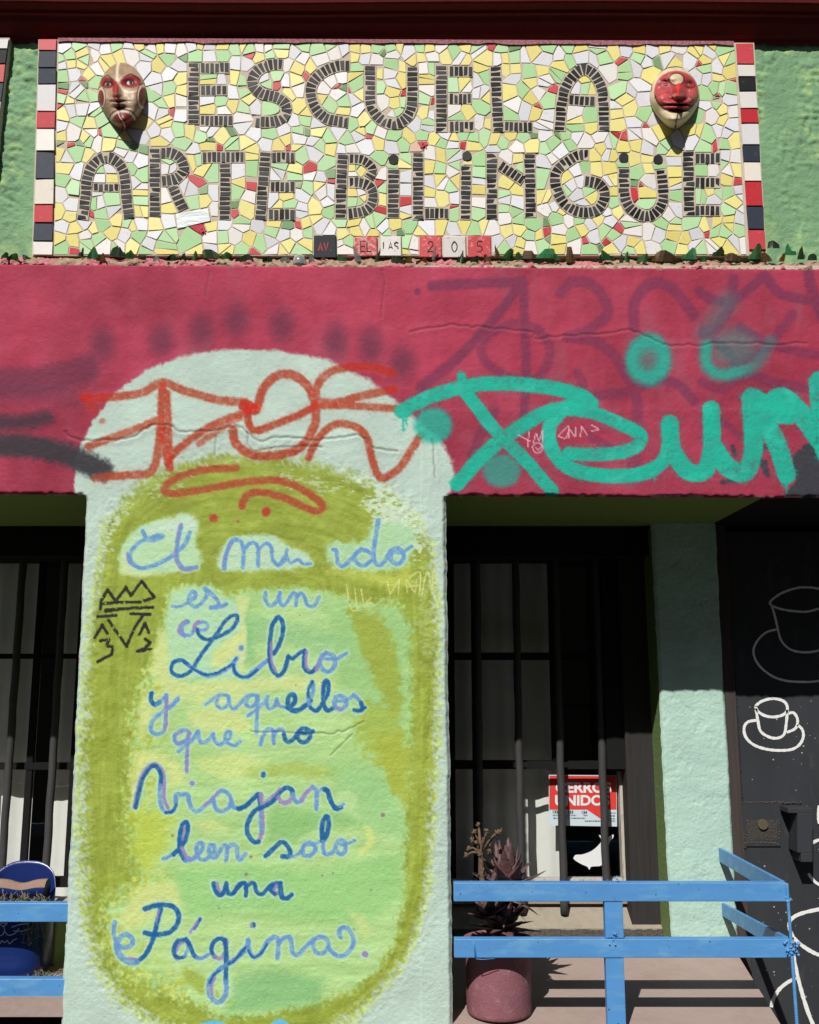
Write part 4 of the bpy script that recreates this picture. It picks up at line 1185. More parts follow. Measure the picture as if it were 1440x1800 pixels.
S1 = (0, 60, 3.892); S2 = (300, 60, 3.892); S3 = (600, 60, 3.892); S4 = (900, 60, 3.892); S5 = (1070, 0, 3.751)
SEEDS = {1: '''W 435 92 G 550 85 W 655 75 W 712 95 G 800 85 W 890 95 Y 945 72 R 1005 60 Y 1090 90 W 1170 80 W 1235 100 G 410 175 G 480 145 W 425 205 Y 570 130 Y 490 200 G 592 165 Y 562 205 W 640 150 R 693 175 Y 740 190 Y 830 150 W 900 140 G 1010 145 W 1040 95 G 1165 170 D 1275 140 G 1350 150
G 435 280 W 500 270 D 568 255 R 577 297 D 570 335 Y 625 268 W 660 235 G 650 310 W 995 225 Y 1080 220 W 1065 300 W 1165 275 W 1220 215 Y 1235 310 W 1085 370 Y 1250 375 D 438 350 R 435 395 G 430 445 R 415 490 W 525 390 G 575 430 Y 625 420 Y 475 480 G 1050 420 G 1150 355 G 1100 480 Y 1155 450 W 1230 450
Y 440 550 W 488 520 W 557 520 W 640 520 G 530 600 Y 615 615 G 690 590 W 1040 525 W 1105 540 R 1170 535 Y 985 610 Y 1130 600 W 1240 560 W 420 640 Y 430 695 W 510 680 W 615 665 R 690 665 G 740 670 W 1060 660 W 1140 680 G 1230 660 W 975 700
D 420 752 R 492 758 D 545 750 Y 595 720 W 665 740 Y 745 750 Y 840 760 D 915 775 D 975 795 Y 1095 740 G 1260 750 Y 420 820 W 460 840 G 520 820 Y 590 830 W 830 800 W 910 850 G 905 920 Y 435 920 W 540 940 G 430 995 G 510 1060 W 950 870 G 965 960 W 915 1010 Y 960 1070
G 690 930 W 760 920 W 680 1000 Y 765 990 G 770 1120 W 660 1150 W 650 1095 W 415 1095 W 490 1170 Y 400 1220 Y 475 1250 G 955 1140 Y 965 1220 R 628 1240 G 695 1240 W 770 1230 Y 815 1270 W 435 1310 W 575 1290 G 700 1310 Y 640 1325 Y 515 1335 W 960 1290 G 870 1290 Y 910 1315
Y 405 1410 Y 510 1400 W 585 1380 Y 765 1365 G 670 1400 W 848 1370 G 600 1440 W 710 1450 G 950 1380 W 1065 1365 G 425 1460 R 500 1475 G 800 1450 Y 910 1450 W 1045 1420 G 1000 1490 G 1155 870 W 1130 930 W 1180 925 W 1135 1100 Y 1055 1290 W 1150 1270 Y 1150 1185 G 1165 1360 G 1120 1400 Y 1110 1450 W 1240 1050''',
2: '''W 50 90 W 140 80 Y 210 75 W 260 75 G 185 150 W 270 150 Y 370 80 G 365 150 G 440 90 W 450 210 W 520 210 Y 500 75 G 545 90 R 540 148 Y 600 155 W 600 80 W 655 100 G 680 145 Y 765 130 G 755 80 W 860 120 G 900 75 W 895 170 W 800 210 G 1010 100 W 1030 180 W 1130 120 G 1100 65 W 1190 100 Y 1260 90 Y 1250 155 Y 1335 95 G 1410 90 R 1400 130 W 1335 170 W 1415 190
G 250 310 W 352 305 Y 437 300 G 345 460 W 255 450 Y 265 510 W 425 395 Y 420 490 W 355 535 G 500 310 G 510 400 Y 540 440 G 495 510 W 585 500 W 490 570 W 230 632 G 75 650 Y 135 660 G 205 690 W 290 655 Y 350 700 D 425 680 W 500 640
W 640 290 G 720 275 G 655 340 R 725 347 Y 800 410 W 810 320 Y 870 240 Y 960 230 R 925 272 Y 860 305 W 880 380 Y 880 490 W 845 590 G 670 510 G 930 590 Y 935 550 W 560 680 G 680 670 W 780 655 G 860 660 D 930 665 Y 1010 665 G 1090 700 W 1150 680 Y 795 720 W 875 730 W 655 750 Y 745 765 R 808 773 Y 870 775 W 985 740 G 1010 775 Y 1090 780 W 1000 615
W 1090 310 W 1165 290 W 1035 365 Y 1035 450 R 1138 362 D 1178 380 R 1235 393 W 1145 430 G 1100 490 G 1180 480 Y 1180 530 W 1240 450 Y 1265 285 G 1280 330 G 1270 230 Y 1300 400 W 1280 530 G 1235 610 Y 1320 580 G 1210 720 Y 1290 680 R 1362 690 G 1375 650 W 1350 770 W 1230 790 W 1165 795
G 100 760 W 160 800 Y 245 780 R 315 780 G 420 770 Y 520 745 Y 560 800 D 268 735 Y 235 920 G 290 960 R 203 1012 D 220 1070 W 300 1070 Y 225 1140 W 150 1080 G 150 1150 W 470 930 Y 480 1020 G 460 1075 R 565 1040 G 560 920 D 445 1160 R 445 1228 Y 520 1210 W 540 1110 W 290 1200 Y 285 1300 Y 145 860 G 190 850
G 750 900 W 735 950 Y 850 930 G 850 990 G 890 830 D 885 1045 W 695 1130 Y 790 1110 Y 740 1165 G 820 1165 W 900 1100 W 890 1200 W 985 820 R 962 920 G 1075 880 D 1095 955 R 1100 1015 W 965 975 W 1025 980 G 950 1050 Y 1005 1040 R 1000 1125 Y 980 1185 W 1065 1150 W 1105 1080 G 1080 1220 Y 985 1270 Y 930 1300 W 1050 1080
Y 1247 925 G 1297 915 Y 1330 945 W 1245 970 Y 1245 1100 W 1305 1080 Y 1325 1125 G 1230 1165 G 1290 1165 W 365 1300 G 365 1390 G 490 1300 W 440 1390 Y 545 1410 W 600 1310 Y 700 1295 D 820 1303 R 872 1307 G 700 1350 W 765 1375 W 860 1370 G 945 1350 G 615 1430 W 690 1430 Y 800 1450 Y 925 1430 G 480 1470 R 565 1490 Y 755 1490 G 890 1490 W 710 1490 Y 385 1470 W 270 1410 G 155 1420 Y 75 1430 W 270 1470 Y 190 1480 Y 100 1340 G 30 1370 R 212 1335
W 1045 1320 G 1160 1290 Y 1260 1300 R 1225 1345 W 1330 1320 W 1100 1350 Y 1150 1365 G 1390 1290 Y 1270 1350 Y 1405 1360 W 1165 1430 G 1215 1420 W 1190 1480''',
3: '''G 262 90 R 232 132 D 285 125 W 255 180 W 355 145 G 345 95 Y 390 95 G 355 210 R 412 168 Y 425 230 W 460 110 G 540 95 Y 485 160 Y 560 165 Y 605 95 W 630 155 W 680 90 Y 710 140 G 770 120 W 830 160 Y 840 90 G 940 110 Y 990 170 R 1050 88 W 1080 160 G 1105 105 Y 1120 155 D 1180 90 G 1185 155 W 1260 150 Y 1320 130 W 1390 170 G 1410 85
Y 275 270 W 320 280 W 350 340 G 265 350 Y 405 290 Y 345 390 R 430 415 W 290 460 Y 365 470 G 435 470 G 410 540 W 330 560 W 560 240 G 620 230 Y 580 310 W 590 390 G 555 450 R 620 462 Y 565 530 W 625 540 W 510 625 W 590 625 G 762 340 Y 845 340 W 775 520 G 800 560 Y 870 530 W 930 320 W 955 390 G 980 290 Y 960 240 G 960 500 Y 1000 430 W 950 600 Y 1015 610
Y 1120 245 W 1180 300 Y 1190 240 G 1290 260 Y 1165 390 G 1245 380 Y 1290 340 Y 1380 260 W 1410 310 W 1190 490 G 1160 540 Y 1300 430 W 1270 520 D 1385 370 R 1430 375 W 1365 410 R 1350 500 Y 1345 545 G 1410 450 W 1400 560 W 1390 625
G 205 640 R 195 690 W 275 670 G 360 700 Y 465 700 G 560 685 R 563 752 F 502 775 Y 635 720 W 705 685 Y 265 750 W 350 780 G 425 765 Y 765 710 G 840 685 R 832 755 G 690 750 W 760 770 Y 900 775 G 900 700 G 980 700 Y 1045 720 W 1040 790 Y 1140 690 G 1105 745 D 1160 755 G 1240 710 W 1215 770 R 1258 762 Y 1320 760 D 1330 695 W 1385 700 G 1410 780 W 1400 860 G 1380 990 Y 1385 1120 W 1405 1190
G 265 840 G 355 900 W 285 950 R 270 1035 Y 290 1120 G 440 850 Y 420 900 W 440 970 W 435 1065 R 437 1140 Y 440 1210 R 280 1210 G 295 1070 W 610 820 Y 690 840 Y 600 910 G 680 920 W 610 1010 W 690 1010 Y 605 1095 Y 690 1125 W 605 1150 W 785 830 W 765 930 G 800 880 Y 795 1010 G 755 1040 W 775 1115 R 765 1190 G 780 1245 Y 855 882 G 945 850 G 945 960 W 940 1002 Y 935 1060 W 930 1155 G 930 1230
W 1130 835 Y 1210 850 G 1215 920 Y 1130 1010 W 1115 1120 Y 1215 1065 W 1210 1145 G 1185 1210 G 250 1270 W 170 1300 W 280 1320 Y 370 1300 G 475 1310 W 590 1315 Y 690 1305 W 760 1330 Y 850 1305 G 910 1335 Y 975 1310 W 1040 1330 W 1110 1260 Y 1130 1350 G 1215 1270 Y 1220 1340 G 1320 1300 D 1410 1290 G 315 1365 D 410 1360 R 345 1350 Y 240 1360 Y 540 1360 G 460 1420 W 510 1420 Y 450 1500 W 495 1490 W 1070 1420 G 1125 1470 W 1170 1430 Y 1225 1440 G 1290 1390 Y 1350 1390 W 1290 1450 G 1370 1430 D 1410 1400 R 1410 1340 Y 1210 1480''',
4: '''W 335 145 G 395 90 Y 460 110 W 485 165 G 395 175 G 585 90 W 555 170 G 630 160 Y 700 120 W 775 110 Y 865 105 G 860 160 R 745 190 W 920 190 D 990 185 W 960 110 Y 1050 95 W 1140 95 W 1075 160 Y 1120 185 W 1215 180 Y 1275 110 W 1365 130 Y 1380 85 G 1430 100 R 1295 195 Y 1335 185 R 1385 185 G 1345 240 W 1410 240 Y 1410 300 W 1340 310 W 1280 300 Y 330 220 G 310 280 W 660 255 G 770 260 W 850 240 Y 940 260
G 740 370 W 880 355 W 820 400 Y 785 440 W 890 440 W 435 360 G 510 370 Y 500 303 W 430 530 Y 450 590 G 540 560 Y 550 640 G 440 640 G 262 450 W 250 540 W 715 530 Y 810 520 G 905 550 Y 730 615 W 840 610 R 925 620 W 975 590 G 1320 410 R 1405 405 G 1400 360 W 1320 490 W 1365 560 G 1280 560 D 1400 450
G 360 700 D 322 712 G 390 760 W 450 700 W 520 745 W 590 710 G 675 740 R 728 700 R 780 700 W 850 700 Y 755 775 Y 860 765 W 950 710 W 930 800 Y 1025 670 Y 600 790 W 1130 740 W 1240 730 G 1060 760 G 1225 650 Y 1285 660 G 1345 680 G 1300 770 R 1410 755 W 1415 660 G 270 760 W 345 790 W 265 840 W 230 910 G 215 990 Y 220 1120 W 290 1170 W 230 1240 Y 565 830 Y 570 920 W 660 830 Y 665 920 Y 840 860 G 760 900 Y 925 855 Y 935 915 W 1110 870 Y 1110 810 G 1010 905
W 430 930 G 505 910 Y 375 975 G 400 1030 W 460 1010 G 530 1080 W 450 1090 Y 550 1110 W 480 1160 W 690 1000 Y 695 1080 G 695 1150 W 640 1220 Y 730 1220 G 850 950 D 840 1030 R 895 1040 R 840 1090 Y 915 1090 W 950 1000 G 910 1160 Y 1115 950 W 1120 1020 G 1125 1100 W 1125 1200 W 1070 1240 G 1300 925 W 1390 915 G 1290 1110 Y 1355 1075 W 1380 1130 G 1420 1080
Y 365 1215 W 390 1270 G 455 1270 W 540 1295 Y 590 1270 W 660 1290 G 310 1270 W 335 1330 Y 475 1340 G 415 1380 R 488 1405 W 570 1380 G 640 1340 G 690 1380 R 735 1335 W 820 1280 W 840 1350 W 930 1350 W 1000 1370 G 1020 1290 Y 1120 1310 G 1230 1300 Y 1320 1310 Y 1400 1270 R 1345 1360 W 1255 1370 Y 1110 1380 Y 1180 1400 G 1420 1340 W 430 1460 Y 320 1390 Y 300 1460 G 530 1480 D 600 1450 R 648 1420 W 750 1440 Y 690 1480 Y 830 1430 Y 870 1470 W 970 1460 G 810 1490 G 1085 1440 Y 1160 1450 W 1260 1440 W 1360 1460 Y 1420 1410 G 1300 1480''',
5: '''G 760 320 Y 770 400 W 735 455 Y 735 515 Y 805 475 R 808 525 G 735 575 G 810 590 W 800 660 G 715 690 Y 750 715 Y 765 790 W 820 740 W 820 810 W 770 870 Y 825 930 G 762 950 W 780 1030 W 845 1040 G 765 1095 W 790 1130 Y 850 1120 Y 785 1200 G 790 1270 R 858 1218 W 870 1255 W 885 1310 Y 830 1330 G 790 1390 W 900 1370 Y 795 1445 Y 795 1495 W 870 1450 G 870 1530 W 890 1600 G 760 1530 W 830 1600 Y 740 1600 Y 800 1640'''}
seeds = []
for k, S in zip((1, 2, 3, 4, 5), (S1, S2, S3, S4, S5)):
    w = SEEDS[k].split()
    for i in range(0, len(w), 3):
        x, y = S[0] + float(w[i + 1]) / S[2], S[1] + float(w[i + 2]) / S[2]
        if k == 2 and x < 328: continue
        if k == 3 and x < 662: continue
        if k == 4 and x < 968: continue
        if all((x - s[0]) ** 2 + (y - s[1]) ** 2 > 36 for s in seeds): seeds.append((x, y, w[i]))
OUTER = [(94, 448), (1313, 448), (1292, 77), (102, 74)]

def rect_of(o):
    ax, ay, bx_, by_, hw = o
    ex, ey = bx_ - ax, by_ - ay
    L = math.hypot(ex, ey) or 1
    ex, ey = ex / L, ey / L
    return [(-ey, ex, -ey * ax + ex * ay + hw), (ey, -ex, ey * ax - ex * ay + hw), (ex, ey, ex * bx_ + ey * by_ + .6), (-ex, -ey, -ex * ax - ey * ay + .6)]
rects = [rect_of(o) for o in obst]
rectc = [((o[0] + o[2]) / 2, (o[1] + o[3]) / 2, math.hypot(o[2] - o[0], o[3] - o[1]) / 2 + o[4]) for o in obst]
WT = {'W': 130, 'G': 130, 'Y': 120, 'R': 0, 'D': 0, 'F': 40}
def voronoi(seeds):
    xs = np.array([(s[0], s[1]) for s in seeds])
    cells = []
    for i, s in enumerate(seeds):
        d = (xs[:, 0] - s[0]) ** 2 + (xs[:, 1] - s[1]) ** 2
        order = np.argsort(d)[1:26]
        poly = list(OUTER)
        for j in order:
            nx, ny = xs[j, 0] - s[0], xs[j, 1] - s[1]
            dd = nx * nx + ny * ny
            f = .5 + (WT[s[2]] - WT[seeds[j][2]]) / (2 * dd)
            f = min(.8, max(.2, f))
            poly = poly_clip(poly, nx, ny, nx * (s[0] + nx * f) + ny * (s[1] + ny * f))
            if len(poly) < 3: break
        cells.append(poly)
    return cells
def finish(seeds, split=False):
    cells = voronoi(seeds)
    # merge near corners so that three- and four-sided pieces appear, then shake them
    reps = []
    grid = {}
    def snap(v):
        gx, gy = int(v[0] // 8), int(v[1] // 8)
        best = None
        for a in (-1, 0, 1):
            for b in (-1, 0, 1):
                for r in grid.get((gx + a, gy + b), ()):
                    dd = math.hypot(r[0] - v[0], r[1] - v[1])
                    if dd < 7.6 and (best is None or dd < best[0]): best = (dd, r)
        if best: return best[1]
        rr = random.Random(int(v[0] * 131 + v[1] * 977))
        inside = 105 < v[0] < 1290 and 82 < v[1] < 440
        r = (v[0], v[1], v[0] + (rr.uniform(-2.6, 2.6) if inside else 0), v[1] + (rr.uniform(-2.6, 2.6) if inside else 0))
        grid.setdefault((gx, gy), []).append(r)
        return r
    out = []
    for s, cpoly in zip(seeds, cells):
        p = []
        for v in cpoly:
            r = snap(v)
            q = (r[2], r[3])
            if not p or p[-1] != q: p.append(q)
        if len(p) > 1 and p[0] == p[-1]: p.pop()
        if len(p) < 3: continue
        for R_, (rcx, rcy, rr) in zip(rects, rectc):
            if math.hypot(rcx - s[0], rcy - s[1]) > rr + 45: continue
            t = p
            for (nx, ny, d) in R_:
                t = poly_clip(t, nx, ny, d)
                if len(t) < 3: break
            if len(t) < 3 or abs(area(t)) < 1.5: continue
            nx, ny, d = max(R_, key=lambda e: e[0] * s[0] + e[1] * s[1] - e[2])
            if nx * s[0] + ny * s[1] - d < -2.0: p = []; break
            p = poly_clip(p, -nx, -ny, -d)
            if len(p) < 3: break
        if len(p) < 3: continue
        p = clean(inset(clean(p, .8), random.uniform(.85, 1.25)), 1.2)
        if len(p) < 3 or abs(area(p)) <= 22: continue
        ar = abs(area(p))
        if split and len(p) >= 4 and ar > 420 and s[2] in 'WGY' and random.random() < .30:
            # snapped in two, as broken tiles are
            cx, cy = centroid(p)
            i0 = random.randrange(len(p)); ax_, ay_ = p[i0]
            if random.random() < .5: ax_, ay_ = (p[i0][0] + p[i0 - 1][0]) / 2, (p[i0][1] + p[i0 - 1][1]) / 2
            ex, ey = cx - ax_ + random.uniform(-2, 2), cy - ay_ + random.uniform(-2, 2)
            L = math.hypot(ex, ey) or 1; nx, ny = -ey / L, ex / L; d0 = nx * cx + ny * cy
            pa = clean(poly_clip(p, nx, ny, d0 - .9), 1.2); pb = clean(poly_clip(p, -nx, -ny, -d0 - .9), 1.2)
            if len(pa) >= 3 and len(pb) >= 3 and min(abs(area(pa)), abs(area(pb))) > 60:
                out.append((s[2], pa)); out.append((random.choice([s[2], 'W', 'Y', 'G']), pb)); continue
        out.append((s[2], p))
    return out
for it in range(3):
    pieces = finish(seeds)
    # look for bare grout and fill it with slivers
    gx = np.arange(98, 1310, 3.0); gy = np.arange(78, 447, 3.0)
    XX, YY = np.meshgrid(gx, gy)
    cov = np.zeros(XX.shape, bool)
    for _, p in pieces:
        a = np.array(p)
        i0, i1 = np.searchsorted(gx, [a[:, 0].min() - 2, a[:, 0].max() + 2]); j0, j1 = np.searchsorted(gy, [a[:, 1].min() - 2, a[:, 1].max() + 2])
        if i1 <= i0 or j1 <= j0: continue
        sub = poly_sdf(XX[j0:j1, i0:i1].ravel(), YY[j0:j1, i0:i1].ravel(), p).reshape(j1 - j0, i1 - i0)
        cov[j0:j1, i0:i1] |= sub < 1.5
    for o in obst:
        i0, i1 = np.searchsorted(gx, [min(o[0], o[2]) - o[4] - 3, max(o[0], o[2]) + o[4] + 3]); j0, j1 = np.searchsorted(gy, [min(o[1], o[3]) - o[4] - 3, max(o[1], o[3]) + o[4] + 3])
        if i1 <= i0 or j1 <= j0: continue
        d = seg_dist(XX[j0:j1, i0:i1].ravel(), YY[j0:j1, i0:i1].ravel(), [(o[0], o[1]), (o[2], o[3])], 30).reshape(j1 - j0, i1 - i0)
        cov[j0:j1, i0:i1] |= d < o[4] + 1.5
    XB = np.interp(YY, [77, 448], [102, 94]); cov |= (XX < XB + 3) | (XX > np.interp(YY, [77, 448], [1292, 1313]) - 3)
    free = ~cov
    k = free[1:-1, 1:-1] & free[:-2, 1:-1] & free[2:, 1:-1] & free[1:-1, :-2] & free[1:-1, 2:] & free[:-2, :-2] & free[2:, 2:] & free[2:, :-2] & free[:-2, 2:]
    ys_, xs_ = np.nonzero(k)
    added = 0
    for yy, xx in zip(ys_, xs_):
        x, y = gx[xx + 1], gy[yy + 1]
        if all((x - s[0]) ** 2 + (y - s[1]) ** 2 > 150 for s in seeds[-160:]):
            near = sorted(seeds, key=lambda s: (x - s[0]) ** 2 + (y - s[1]) ** 2)[:6]
            cset = [c_ for c_ in 'WGYW' if c_ != near[0][2]]
            seeds.append((x, y, random.choice(cset))); added += 1
    if not added: break
pieces = finish(seeds, True)
pieces.sort(key=lambda t: -abs(area(t[1])))
allm = [m for k in 'WGYRDF' for m in TM[k]]
mi_of = {}
i = 0
for k in 'WGYRDF':
    mi_of[k] = list(range(i, i + len(TM[k]))); i += len(TM[k])
rest = MB()
for n_, (k, p) in enumerate(pieces):
    if n_ < 285:
        mb = MB(); tile_geo(mb, p, 0, h=random.uniform(.0018, .0034))
        cx, cy = centroid(p)
        mb.build('tile', random.choice(TM[k]), SIGN, origin=P(cx, cy, YG))
    else:
        tile_geo(rest, p, random.choice(mi_of[k]), h=random.uniform(.0018, .0034))
rest.build('small_tiles', allm, SIGN, kind='stuff')
# painted-over piece
mb = MB(); tile_geo(mb, PATCHT, 0, h=.0055, tilt=.0002); mb.build('tile', mat('bluish_white_glaze', col(226, 234, 236), .5, var=.05, bump=.5, bscale=60, stretch=(.3, 1, 1)), SIGN, label='large bluish white tile painted over beside the letter R')
# letters: a grout bed each, with its black pieces
letter_tiles_area = sorted(range(len(letter_tiles)), key=lambda i: -abs(area(letter_tiles[i][1])))
single = set(letter_tiles_area[:290])
letter_obj = []
for li, (nm, strokes, dots) in enumerate(LETTERS):
    mb = MB()
    for hw, pts in strokes:
        s = spline(pts, 6) if len(pts) > 2 else np.array(pts, float)
        q, tan = frame_path(s, 12)
        nr = np.stack([-tan[:, 1], tan[:, 0]], -1)
        L = [P(*(a + n__ * (hw + .6)), YG - .0038) for a, n__ in zip(q, nr)]; R_ = [P(*(a - n__ * (hw + .6)), YG - .0038) for a, n__ in zip(q, nr)]
        Lb = [(p[0], YG + .001, p[2]) for p in L]; Rb = [(p[0], YG + .001, p[2]) for p in R_]
        k = len(L)
        mb.add(L + R_ + Lb + Rb, [(i, i + 1, k + i + 1, k + i) for i in range(k - 1)] + [(i, 2 * k + i, 2 * k + i + 1, i + 1) for i in range(k - 1)] + [(k + i, k + i + 1, 3 * k + i + 1, 3 * k + i) for i in range(k - 1)])
    lo = mb.build('letter', M['grout'], SIGN)
    letter_obj.append(lo)
restk = MB()
for i, (li, p) in enumerate(letter_tiles):
    if i in single:
        mb = MB(); tile_geo(mb, p, 0, h=random.uniform(.0042, .0056), ins=.4)
        cx, cy = centroid(p)
        mb.build('letter_tile', random.choice(TM['K']), letter_obj[li], origin=P(cx, cy, YG))
    else:
        tile_geo(restk, p, random.randrange(len(TM['K'])), h=random.uniform(.0042, .0056), ins=.4)
restk.build('small_letter_tiles', TM['K'], SIGN, kind='stuff')
# striped borders
def border(yz, xl, xr, cols, y_of, gap=1.1):
    for i, ck in enumerate(cols):
        ya, yb = y_of(yz[i]), y_of(yz[i + 1])
        j = lambda s=.7: random.uniform(-s, s)
        p = [(xl(ya) + gap + j(), ya + gap), (xr(ya) - gap + j(), ya + gap + j(.5)), (xr(yb) - gap + j(), yb - gap + j(.5)), (xl(yb) + gap + j(), yb - gap)]
        mb = MB(); tile_geo(mb, p, 0, h=random.uniform(.007, .010), ins=.6)
        cx, cy = centroid(p)
        mb.build('border_tile', random.choice(TM[ck]), SIGN, origin=P(cx, cy, YG))
border([30, 112, 230, 342, 528, 645, 800, 990, 1166, 1290, 1416, 1512], lambda y: np.interp(y, [68, 445], [68, 57]), lambda y: np.interp(y, [68, 445], [100.5, 93]),
       list('RNNBRBNBRNB'), lambda z: 60 + z / 3.892)
border([283, 423, 506, 602, 716, 812, 955, 1067, 1196, 1360, 1513, 1648], lambda y: np.interp(y, [75, 439], [1293, 1316]), lambda y: np.interp(y, [75, 200, 439], [1325, 1334, 1347]),
       list('RBKBRBNBRNR'), lambda z: z / 3.751)
# lettered square tiles
INK = mat('incised_black_line', col(48, 40, 40), .8)
INKR = mat('red_brush_line', col(190, 60, 66), .7)
GL = {'A': ([[(0, 2), (.5, 0), (1, 2)], [(.22, 1.3), (.8, 1.3)]], 1.0), 'V': ([[(0, 0), (.5, 2), (1, 0)]], 1.0), '.': ([[(.3, 1.85), (.38, 2)]], .5),
      'E': ([[(1, 0), (0, 0), (0, 2), (1, 2)], [(0, 1), (.85, 1)]], .9), 'L': ([[(0, 0), (0, 2), (.9, 2)]], .9), 'S': ([[(.95, .2), (.5, 0), (.08, .35), (.3, .9), (.8, 1.15), (.95, 1.6), (.5, 2), (0, 1.8)]], .95),
      '2': ([[(.05, .4), (.4, 0), (.9, .25), (.85, .8), (.3, 1.5), (.0, 2), (.4, 1.85), (1, 1.95)]], 1.0), '0': ([[(.5, 0), (.08, .6), (.1, 1.4), (.5, 2), (.92, 1.4), (.92, .6), (.5, 0)]], 1.0), '5': ([[(.95, 0), (.2, .05), (.15, .85), (.6, .8), (.98, 1.3), (.7, 1.9), (.1, 1.9)]], 1.0)}
for (cx, cy, rx, ry, k, txt) in NUMT:
    mb = MB()
    p = [(cx - rx, cy + ry), (cx + rx, cy + ry), (cx + rx - .6, cy - ry), (cx - rx + .5, cy - ry)]
    tile_geo(mb, p, 0, h=.011, ins=1.2)
    m = {'K': TM['K'][0], 'R': mat('worn_red_glaze', col(206, 64, 72), .4, var=.1, vscale=60, dirt=col(222, 196, 190), dirt_amt=.25 if txt != 'EL' else .5, dirt_scale=70), 'B': mat('worn_ivory_glaze', col(214, 208, 204), .35, var=.08, dirt=col(150, 146, 142), dirt_amt=.2, dirt_scale=80)}[k]
    t = mb.build('lettered_tile', m, SIGN, origin=P(cx, cy, YG), label='%s square tile reading %s' % ({'K': 'black', 'R': 'red', 'B': 'ivory'}[k], txt))
    n = sum(GL[ch][1] for ch in txt)
    ch_h = {3: 14, 2: 17, 1: 19}[min(3, len(txt))]
    cw = ch_h * .52
    tot = (n + .35 * (len(txt) - 1)) * cw
    x = cx - tot / 2
    mb = MB()
    for ch in txt:
        st, adv = GL[ch]
        for pl in st:
            ribbon(mb, [(x + a * cw, cy - ch_h / 2 + b * ch_h / 2) for a, b in pl], .95, YG - .0112, n=4, smooth_pts=ch in 'S205', thick=.0008)
        x += (adv + .35) * cw
    mb.build('writing', INKR if txt == 'AV.' else INK, t)
# mauve paint dragged over the upper edge of the mosaic
mb = MB()
xs_ = np.arange(102, 1294, 4.0)
yt_ = np.interp(xs_, [69, 1327], [66, 72]); yl_ = yt_ + 6 + 5 * (fbm(xs_, xs_ * 0, 30, 301, 3) - .35)
vs = [P(a, b, YG - .0085 + .002 * math.sin(a)) for a, b in zip(xs_, yt_)] + [P(a, b, YG - .0075) for a, b in zip(xs_, yl_)] + [P(a, b, YG + .002) for a, b in zip(xs_, yl_ + .3)]
k = len(xs_)
mb.add(vs, [(i, k + i, k + i + 1, i + 1) for i in range(k - 1)] + [(k + i, 2 * k + i, 2 * k + i + 1, k + i + 1) for i in range(k - 1)])
mb.build('edge_mortar', mat('mauve_painted_mortar', col(168, 108, 118), .85, var=.2, vscale=40, bump=.5), SIGN)
# small red flower tiles
for (fx, fy) in [(744, 253), (355, 403)]:
    mb = MB()
    for k in range(5):
        t = 2 * math.pi * k / 5 + .3
        ribbon(mb, [(fx, fy), (fx + 4 * math.cos(t), fy + 4 * math.sin(t)), (fx + 6.5 * math.cos(t + .5), fy + 6.5 * math.sin(t + .5))], 1.0, YG - .009, n=3)
    mb.build('flower_tile_motif', TM['R'][0], SIGN)

# neighbouring mosaic at the left edge of the picture
P2 = empty('neighbouring_mosaic', P(-20, 300, .05), 'edge of a second mosaic panel with striped border at the far left', 'mosaic')
def px2(y): return np.interp(y, [66, 106, 145, 190, 300], [17, 11.5, 7.5, 1.5, -8])
mb = MB()
q = [(-70, 440), (-20, 440), (px2(300), 300), (px2(190), 190), (px2(66), 66), (-70, 66)]
vs = [P(x, y, YG) for x, y in q] + [(P(x, y, YG)[0], YU + .02, P(x, y, YG)[2]) for x, y in q]
mb.add(vs, [tuple(range(6)), tuple(range(11, 5, -1))] + [(i, i + 6, (i + 1) % 6 + 6, (i + 1) % 6) for i in range(6)])
mb.build('grout_bed', M['grout'], P2)
ys2 = [68, 86, 112, 145, 178, 215, 260, 300]
for i, ck in enumerate('BKRNBRK'):
    ya, yb = ys2[i], ys2[i + 1]
    p = [(px2(ya) - 30, ya + 1), (px2(ya) - 1.5, ya + 1), (px2(yb) - 1.5, yb - 1), (px2(yb) - 30, yb - 1)]
    mb = MB(); tile_geo(mb, p, 0, h=.008, ins=.6); mb.build('border_tile', random.choice(TM[ck]), P2)

# ------------------------------------------------------------------ the two masks
def mask(name, cx, cy, rx, ry, label, hfun, cfun, chin=.82, lean=0.0):
    R_, A_ = 56, 120
    r = np.linspace(0, 1, R_) ** .8
    th = np.linspace(0, 2 * np.pi, A_)
    r, th = np.meshgrid(r, th, indexing='ij')
    u = r * np.cos(th); v = r * np.sin(th)
    # egg outline: the lower half narrows to the chin
    w = np.where(v > 0, 1 - (1 - chin) * v ** 1.6, 1 - .06 * v ** 2)
    uu = u * w + lean * v
    px = cx + rx * uu; py = cy + ry * v
    dome = .060 * np.clip(1 - r ** 2.7, 0, 1) ** .66 * (1 + .34 * v)
    h = dome + hfun(uu, v) * np.clip((1 - r) * 7, 0, 1)
    h = h + (fbm(px, py, 7, 7, 3) - .5) * .0012
    V = Pn(px, py, (YG - .004) - h)
    c = cfun(uu, v, r)
    V, c = V[:, ::-1], c[:, ::-1]
    org = P(cx, cy, YG)
    return link(name, grid_mesh(name, V, lin_n(c) / 1.05), None, [M['mask_paint']], origin=org, label=label, cat='mask', group='painted face masks on the mosaic sign')
def gs(u, v, cu, cv, su, sv, a=0):
    ca, sa = math.cos(a), math.sin(a)
    du, dv = u - cu, v - cv
    x = du * ca + dv * sa; y = -du * sa + dv * ca
    return np.exp(-(x / su) ** 2 - (y / sv) ** 2)
